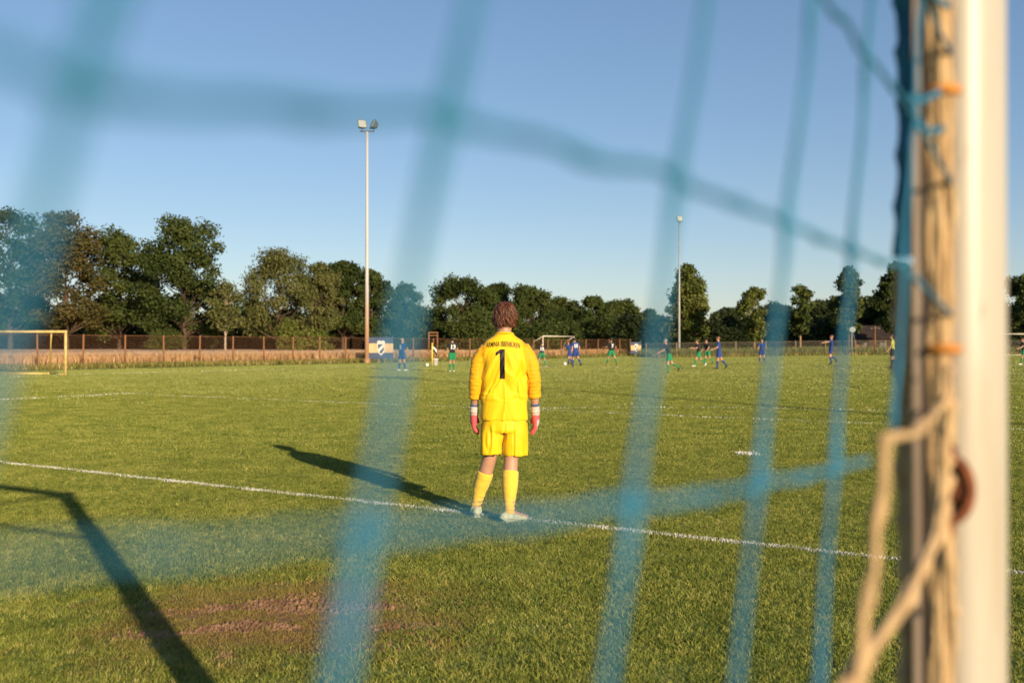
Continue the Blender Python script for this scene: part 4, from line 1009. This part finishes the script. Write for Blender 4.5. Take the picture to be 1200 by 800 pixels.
# shorts
b = MB(); b.loft([SE(.150, .105, .86), SE(.170, .118, .78), SE(.178, .125, .71), SE(.172, .118, .69)])
for s, hx, rx in ((-1, -.106, .081), (1, .088, .094)):
    b.loft([SE(.082, .10, .75, .085 * s), SE(.088, .11, .69, .088 * s), SE(rx * .97, .112, .60, hx * .96), SE(rx, .114, .52 if s < 0 else .51, hx, .01)])
me = remesh(b.mesh('shorts'), 0.006, 4); a = coords(me); nn = normals(me)
fold = (-0.010 * np.exp(-(vnoise(a, (11, 8, 2), 5.2) / .10) ** 2) + 0.008 * ridged(a, (17, 10, 3.2), 3.3) + .003 * vnoise(a, (40, 20, 9), 1.1)) * smooth(.80, .66, a[:, 2])
set_coords(me, a + nn * fold[:, None]); sh_o = link('shorts', me, M_ysh, kp)
b = MB()
for s in (-1, 1):
    b3 = MB(); x = .176 * s; b3.tube([(x, -.01, .76), (x * 1.03, -.01, .66), (x * 1.04, 0, .54)], .004, 5); b3.build('side_piping', M_ys, sh_o, True)
# socks and boots
for s in (-1, 1):
    L = [Vector(p) for p in LEG[s]]; an = L[-1]; f = FDR[s]; top = L[1].lerp(L[2], .92 if s < 0 else .72); b = MB(); dz = (L[2] - L[1]).normalized()
    b.tube([top, top + dz * .004, top + dz * .05, top + dz * .055, L[2].lerp(L[3], .25), L[2].lerp(L[3], .6), L[3], L[3].lerp(an, .6), an + Vector((0, 0, .012)), an - Vector((0, 0, .035))], [.058, .0645, .0655, .062, .0635, .0615, .054, .043, .039, .042], 20)
    me = remesh(b.mesh('sock'), .006, 2); a = coords(me); nn = normals(me); set_coords(me, a + nn * (.0022 * np.sin(a[:, 2] * 190 + 2.5 * vnoise(a, (18, 18, 18), s)) * smooth(.22, .12, a[:, 2]) + .002 * vnoise(a, (20, 20, 30), 2.))[:, None]); link('sock', me, M_sock, kp)
    b = MB(); fl_ = f.cross(Vector((0, 0, 1))); z0 = an.z - .085
    base = Vector((an.x, an.y, 0))
    sec = [(-.066, .020, .028, .028), (-.056, .030, .042, .036), (-.025, .035, .050, .046), (.03, .037, .045, .042), (.08, .041, .036, .032), (.125, .039, .029, .025), (.152, .027, .024, .020), (.165, .011, .020, .010)]
    b.tube([base + f * t + Vector((0, 0, zc)) for t, r1, zc, r2 in sec], [(r1, r2) for t, r1, zc, r2 in sec], 16, flat=fl_)
    b.tube([an + Vector((0, 0, -.05)), an + Vector((0, 0, -.01))], [.05, .045], 14)
    me = remesh(b.mesh('boot'), .006, 3); bo = link('boot', me, M_mint, kp)
    b = MB(); b.tube([base + f * t + Vector((0, 0, .006)) for t in (-.07, -.03, .05, .12, .175)], [(.028, .006), (.038, .006), (.041, .006), (.044, .006), (.02, .005)], 12, flat=fl_); so = b.build('sole', M_white, bo, True)
    for t, o_ in ((-.05, .02), (-.05, -.02), (.06, .026), (.06, -.026), (.12, .026), (.12, -.026)):
        b = MB(); c_ = base + f * t + fl_ * o_; b.tube([c_ + Vector((0, 0, .004)), c_ + Vector((0, 0, -.009))], [.008, .005], 6); b.build('stud', M_sh_k, so)
    for t in (.05, .07, .09, .11):
        b = MB(); c_ = base + f * t + Vector((0, 0, .097 - t * .32)); b.tube([c_ - fl_ * .022 - Vector((0, 0, .004)), c_ + Vector((0, 0, .001)), c_ + fl_ * .022 - Vector((0, 0, .004))], .003, 5); b.build('lace', M_dark, bo, True)
# gloves: wrist band, white cuff, palm with five bent fingers
for s in (-1, 1):
    A = [Vector(p) for p in ARM[s]]; wr = A[4]; d = Vector((.02 * s, .16, -1)).normalized(); fwd = Vector((0, 1, .16)).normalized(); inn = Vector((-s, 0, 0))
    b = MB(); b.tube([wr + (A[3] - wr) * .30, wr + (A[3] - wr) * .28, wr + (A[3] - wr) * .06, wr + (A[3] - wr) * .03], [.030, .034, .033, .029], 16); b.build('wrist_band', M_band, kp, True)
    b = MB(); b.tube([wr - d * .002, wr + d * .004, wr + d * .03, wr + d * .062, wr + d * .07], [(.030, .034), (.033, .037), (.032, .037), (.034, .042), (.030, .04)], 16, flat=inn); cf = b.build('glove_cuff', M_gw, kp, True)
    b = MB(); b.tube([wr + d * .028, wr + d * .046], [(.0345, .040), (.0355, .042)], 16, flat=inn); b.build('strap', M_gw, cf, True)
    b = MB(); b.tube([wr + d * .055, wr + d * .075, wr + d * .11, wr + d * .145], [(.025, .040), (.031, .050), (.031, .055), (.027, .052)], 14, flat=inn)
    for o_, Lf in ((.040, .080), (.013, .094), (-.014, .088), (-.040, .070)):
        p0 = wr + d * .135 + fwd * o_; p1 = p0 + d * Lf * .45 + inn * .004; p2 = p1 + d * Lf * .33 + inn * .016; p3 = p2 + d * Lf * .2 + inn * .016; b.tube([p0, p1, p2, p3], [.0165, .0165, .015, .011], 10)
    p0 = wr + d * .075 + fwd * .032 + inn * .008; p1 = p0 + d * .035 + fwd * .03 + inn * .012; p2 = p1 + d * .03 + fwd * .012 + inn * .01; b.tube([p0, p1, p2, p2 + d * .014], [.016, .015, .0135, .009], 10)
    me = remesh(b.mesh('glove'), .0042, 2); me.materials.append(M_pink); me.materials.append(M_gw)
    n = len(me.polygons); ce = np.empty(n * 3, np.float32); me.polygons.foreach_get('center', ce); ce = ce.reshape(-1, 3); rel = (ce - np.array(wr)) @ np.array(inn)
    dd_ = (ce - np.array(wr)) @ np.array(d)
    me.polygons.foreach_set('material_index', ((rel < -.012) & (s > 0) & (dd_ > .10)).astype(np.int32)); link('glove', me, None, kp)  # white outer side on the right only; left kept darker to paint in shade
# ------------------------------------------------------------------ the near goal
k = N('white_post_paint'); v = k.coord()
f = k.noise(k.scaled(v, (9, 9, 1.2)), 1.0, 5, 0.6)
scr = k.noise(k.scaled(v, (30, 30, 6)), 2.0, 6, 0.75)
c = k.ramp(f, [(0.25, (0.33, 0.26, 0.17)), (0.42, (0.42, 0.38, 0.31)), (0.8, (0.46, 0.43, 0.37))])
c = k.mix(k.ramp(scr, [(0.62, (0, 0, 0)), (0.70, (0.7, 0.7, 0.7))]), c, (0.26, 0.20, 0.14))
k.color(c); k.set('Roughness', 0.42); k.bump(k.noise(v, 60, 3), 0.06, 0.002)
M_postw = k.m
k = N('weathered_rail'); v = k.coord(); f = k.noise(k.scaled(v, (60, 60, 2.2)), 1.0, 5, 0.65)
k.color(k.ramp(f, [(0.25, (0.16, 0.115, 0.085)), (0.5, (0.28, 0.21, 0.155)), (0.75, (0.42, 0.34, 0.26))])); k.set('Roughness', 0.6)
M_rail = k.m
k = N('tan_rope'); v = k.coord(); wv = k.n('ShaderNodeTexWave'); wv.inputs['Scale'].default_value = 60; wv.inputs['Distortion'].default_value = 3; k.l(k.scaled(v, (1, 1, 1.4)), wv.inputs['Vector'])
k.color(k.mix(k.noise(v, 30, 3), (0.34, 0.20, 0.085), (0.60, 0.43, 0.23))); k.set('Roughness', 0.9); k.bump(wv.outputs['Fac'], 0.6, 0.003)
M_tan = k.m
M_orange = mat('orange_clip', (0.52, 0.20, 0.03), 0.5, 0.15, 30); M_hook = mat('rusted_hook', (0.10, 0.030, 0.014), 0.8, 0.5, 60, bump=0.5, c2=(0.26, 0.08, 0.03))
k = N('blue_net_cord'); v = k.coord(); k.color(k.ramp(k.noise(v, 25, 3), [(0.3, (0.008, 0.105, 0.195)), (0.7, (0.018, 0.18, 0.305))])); k.set('Roughness', 0.75); k.bump(k.noise(v, 400, 2), 0.3, 0.002)
M_net = k.m
GW, GH, R = 7.44, 2.42, 0.050 * GS
goal = empty('football_goal', POST, math.atan2(UV.y, UV.x)); tag(goal, 'near white football goal whose post fills the right edge', 'goal')
# local frame of the goal: x along the goal line, -y behind the goal (y = -n)
def gl(u, n, z): return Vector((u, -n, z))
GROT = Matrix.Rotation(-math.atan2(UV.y, UV.x), 3, 'Z')
def to_gl(p): return GROT @ (Vector(p) - POST)
ppts = [gl(0, 0, -.2)] + [gl(0, 0, z) for z in np.linspace(0, GH, 6)]
posts = []
TO_CAM = (GROT @ Vector((-POST.x, -POST.y, 0))).normalized(); LEFT = GROT @ Vector((-POST.y, POST.x, 0)).normalized()
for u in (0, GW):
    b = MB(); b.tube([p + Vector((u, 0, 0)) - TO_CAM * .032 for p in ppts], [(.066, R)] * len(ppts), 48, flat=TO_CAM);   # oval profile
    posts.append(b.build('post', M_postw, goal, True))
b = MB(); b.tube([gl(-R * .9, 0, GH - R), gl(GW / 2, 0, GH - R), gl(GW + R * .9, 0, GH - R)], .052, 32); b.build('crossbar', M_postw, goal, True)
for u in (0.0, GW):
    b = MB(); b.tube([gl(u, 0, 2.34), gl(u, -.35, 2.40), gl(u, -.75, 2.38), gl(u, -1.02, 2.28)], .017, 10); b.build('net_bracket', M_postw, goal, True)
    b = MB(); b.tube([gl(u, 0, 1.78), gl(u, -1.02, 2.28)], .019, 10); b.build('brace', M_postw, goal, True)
# flat net rail bolted to the rear of the near post, with two lips that form its groove
TO_CAM = (GROT @ Vector((-POST.x, -POST.y, 0))).normalized(); LEFT = GROT @ Vector((-POST.y, POST.x, 0)).normalized()
def slab(name, t0, t1, o0, o1, m_, par, z0=0.02, z1=2.36):
    b = MB(); b.loft([[LEFT * t * GS + TO_CAM * o * GS + Vector((0, 0, z)) for t, o in ((t0, o0), (t1, o0), (t1, o1), (t0, o1))] for z in np.linspace(z0, z1, 3)]); return b.build(name, m_, par)
rail = slab('net_rail', .006, .044, .036, .050, M_rail, posts[0])
slab('rail_lip', .003, .010, .044, .0575, M_rail, rail); slab('rail_lip', .038, .0455, .048, .058, M_rail, rail)
POST_PX = 600 + F_PX * POST.x / POST.y
def on_post(px, py, proud):
    """a point on the rail of the near post, given where it shows"""
    d_ = 1.07 * GS; z = CAM_H + (HORIZON - py) * d_ / F_PX
    return LEFT * ((POST_PX - px) * 1.05 * GS / F_PX) + TO_CAM * (.050 + proud) * GS + Vector((0, 0, z))
# tan edge rope laid along the rail
for (x0, pr, rr, sd_) in ((1103, .007, .0062, 1), (1113, .006, .0052, 2), (1094, .006, .0045, 3)):
    pts = []
    for y in range(-900, 1400, 25):
        pts.append(on_post(x0 + 4.5 * noise.noise(Vector((y * .006, sd_, 0))) + 2 * math.sin(y * .05 + sd_), y, pr + .003 * noise.noise(Vector((y * .01, sd_, 4)))))
    b = MB(); b.tube(pts, rr * GS, 8)
    o = b.build('edge_rope', M_tan, rail, True); o['label'] = 'weathered tan rope along the rail'
for y in (105, 409):
    c = on_post(1107, y, .008); b = MB()
    b.tube([c + LEFT * .012 - TO_CAM * .005, c + LEFT * .008 + TO_CAM * .006, c - LEFT * .008 + TO_CAM * .006, c - LEFT * .012 - TO_CAM * .005], .0045, 8); o = b.build('clip', M_orange, rail, True); o['label'] = 'orange plastic clip'
# rusted hook
c = on_post(1114, 572, .008); t_ = -LEFT * GS; o_ = TO_CAM * GS; ZV = Vector((0, 0, GS))
b = MB(); b.tube([c + t_ * (.002 + .017 * math.sin(a)) + ZV * (.031 * math.cos(a)) + o_ * .006 for a in np.linspace(-.35, math.pi + .35, 18)], [.0052] * 18, 8)
b.tube([c + ZV * .03 - o_ * .012 - t_ * .006, c + ZV * .036 + o_ * .006, c + ZV * .046 + o_ * .004 + t_ * .004], [.005, .0055, .004], 8); b.tube([c - ZV * .03 + o_ * .006, c - ZV * .055 + o_ * .002 - t_ * .002], [.0055, .004], 8)
b.ball(c + t_ * .006 - o_ * .004, (.009, .009, .019), 10, 7)  # dark ball standing in for the shaded hole beside the hook
b.build('hook', M_hook, rail, True)['label'] = 'rusted iron net hook'

# ------------------------------------------------------------------ the net
net = empty('goal_net', POST, math.atan2(UV.y, UV.x)); tag(net, 'blue goal net hanging close in front of the lens', 'net')
def side_pt(d, z, bulge=0.0):
    """point of the side panel: d is how far up the pitch from the camera it hangs"""
    s = (POST.y - d * GS) / NV.y
    return gl(0.005 + bulge, -s, z)
CORDS = [-0.42, -0.26, -0.11, 0.04, 0.180, 0.280, 0.425, 0.565, 0.700, 0.865]   # depth of each upright cord at camera height
ROWS = [CAM_H + (.07 + .14 * i) * GS for i in range(-11, 8)]
SH = 0.28
def cord_d(i, z): return CORDS[i] + SH * np.clip((z - CAM_H) / GS, -.9, .9) + 0.006 * noise.noise(Vector((i * 3.1, z * 5, 0)))
def cord(pts, r, m_, seed, nodes=None, parent=net, name='cord'):
    b = MB(); fine = []; rad = []
    pts = [Vector(p) for p in pts]
    for i, (p, q_) in enumerate(zip(pts[:-1], pts[1:])):
        n = 8
        for j in range(n):
            t = j / n; fine.append(p.lerp(q_, t) + Vector((noise.noise(p * 9 + Vector((t * 2, seed, 0))), noise.noise(p * 9 + Vector((seed, t * 2, 5))), noise.noise(p * 7 + Vector((t * 2, 1, seed))))) * .0025)
            rad.append(r * (1 + .55 * max(0, 1 - t * 5) + .55 * max(0, 1 - (1 - t) * 5) + .08 * noise.noise(p * 30 + Vector((t * 9, 0, seed)))))
    fine.append(pts[-1]); rad.append(r * 1.3)
    if name != 'cord': rad = [x * GS for x in rad]
    b.tube(fine, rad, 8); return b.build(name, m_, parent, True)
CR = 0.0018
NODE_Z = {11: {4: -.020, 5: .0, 6: .006, 7: .004, 8: 0}, 12: {7: .03, 8: .012}}   # slack of single meshes
NODE_Z[10] = {3: .05, 4: .034, 5: .021, 6: .005, 7: -.006, 8: -.013, 9: -.02}
for i in range(len(CORDS)):
    zs = [0.02] + ROWS if i < 9 else [z for z in ROWS if z > 1.3]   # the last upright is mended with tan twine lower down
    cord([side_pt(cord_d(i, z), z, .003 * noise.noise(Vector((i, z * 3, 2)))) for z in zs], CR, M_net, i)
for j, z in enumerate(ROWS):
    pts = []
    below = abs(z - 1.186) < .02                      # mended with tan twine beyond the eighth upright
    for i in range(8 if below else 9 if j == 10 else len(CORDS)):
        zz = z + GS * NODE_Z.get(j, {}).get(i, .008 * noise.noise(Vector((i * 1.3, j * 2.1, 7))))
        if i + 1 < len(CORDS):
            pts.append(side_pt(cord_d(i, z), zz)); pts.append(side_pt((cord_d(i, z) + cord_d(i + 1, z)) / 2, zz + (z + GS * NODE_Z.get(j, {}).get(i + 1, NODE_Z.get(j, {}).get(i, .0)) - zz) / 2 - .0012))
        else: pts.append(side_pt(cord_d(i, z), zz))
    if not below and j != 10: pts.append(to_gl(Vector((POST.x, POST.y, 0))) + (side_pt(.99, 0) - side_pt(1.12, 0)) * .40 + Vector((0, 0, z - .03)))
    if j == 10:                                       # rear end thinned in place of the shade that dims this row there
        cord(pts[:11], CR * .5, M_net, 40 + j); pts = pts[10:]
    cord(pts, CR, M_net, 40 + j)
# tan mending twine beside the post
def img(px, py, d):
    d = d * GS
    return to_gl(Vector(((px - 600) / F_PX * d, d, CAM_H + (HORIZON - py) * d / F_PX)))
for nm, pts, r in (('mending_twine', [img(1040, 512, .80), img(1030, 600, .785), img(1018, 700, .77), img(1004, 800, .75), img(985, 930, .73)], .0043), ('mending_twine', [img(1110, 560, 1.035), img(1100, 625, 1.0), img(1062, 700, .90), img(1010, 775, .78), img(960, 850, .70)], .0060), ('mending_twine', [img(1036, 516, .80), img(1075, 505, .92), img(1108, 470, 1.03), img(1112, 430, 1.045)], .0042), ('mending_twine', [img(1112, 470, 1.04), img(1106, 540, 1.035), img(1104, 600, 1.02), img(1112, 660, 1.03), img(1116, 720, 1.04)], .0062)):
    o = cord(pts, r, M_tan, 77, name=nm); o['label'] = 'tan mending twine'
# short blue ties from the net to the rail
for (x0, y0, x1, y1) in ((1068, 118, 1100, 108), (1078, 150, 1104, 151), (1086, -14, 1112, 6)):
    cord([img(x0, y0, .93), img((x0 + x1) / 2, (y0 + y1) / 2 + 4, .99), img(x1, y1, 1.045)], .0032, M_net, 88, name='tie')
# bunched blue edge of the net hanging along the post
for q_, (x0, dd) in enumerate(((1056, 1.17), (1064, 1.155), (1072, 1.15))):
    cord([img(x0 + 3 * math.sin(y * .012 + q_), y, dd) for y in range(-900, 330, 60)], .0065, M_net, 91 + q_, name='edge_cord')
    o = cord([img(x0 + 2 + 3 * math.sin(y * .011 + q_ * 2), y, dd) for y in range(310, 1400, 60)], .0072, M_tan, 95 + q_, name='edge_rope'); o['label'] = 'tan edge rope in the shade of the post'
# rear and far side panels
for i in range(25):
    u = 0.02 + i * 0.306; cord([gl(u, -1.02, 2.27), gl(u, -1.30, 1.4), gl(u, -1.62, .02)], CR, M_net, 120 + i)
for j in range(9):
    z = .06 + j * .27; n_ = -1.02 - .60 * (2.27 - z) / 2.25; cord([gl(u, n_, z) for u in np.linspace(0.02, GW - .02, 9)], CR, M_net, 150 + j)
for i in range(6):
    n_ = -.15 - i * .26; cord([gl(GW - .01, n_, .02), gl(GW - .01, n_, 1.2), gl(GW - .01, max(n_, -1.0), 2.3)], CR, M_net, 170 + i)
for j in range(8):
    z = .1 + j * .28; cord([gl(GW - .01, -.06, z), gl(GW - .01, -.6, z - .01), gl(GW - .01, -1.02 - .5 * (2.27 - z) / 2.25, z)], CR, M_net, 180 + j)
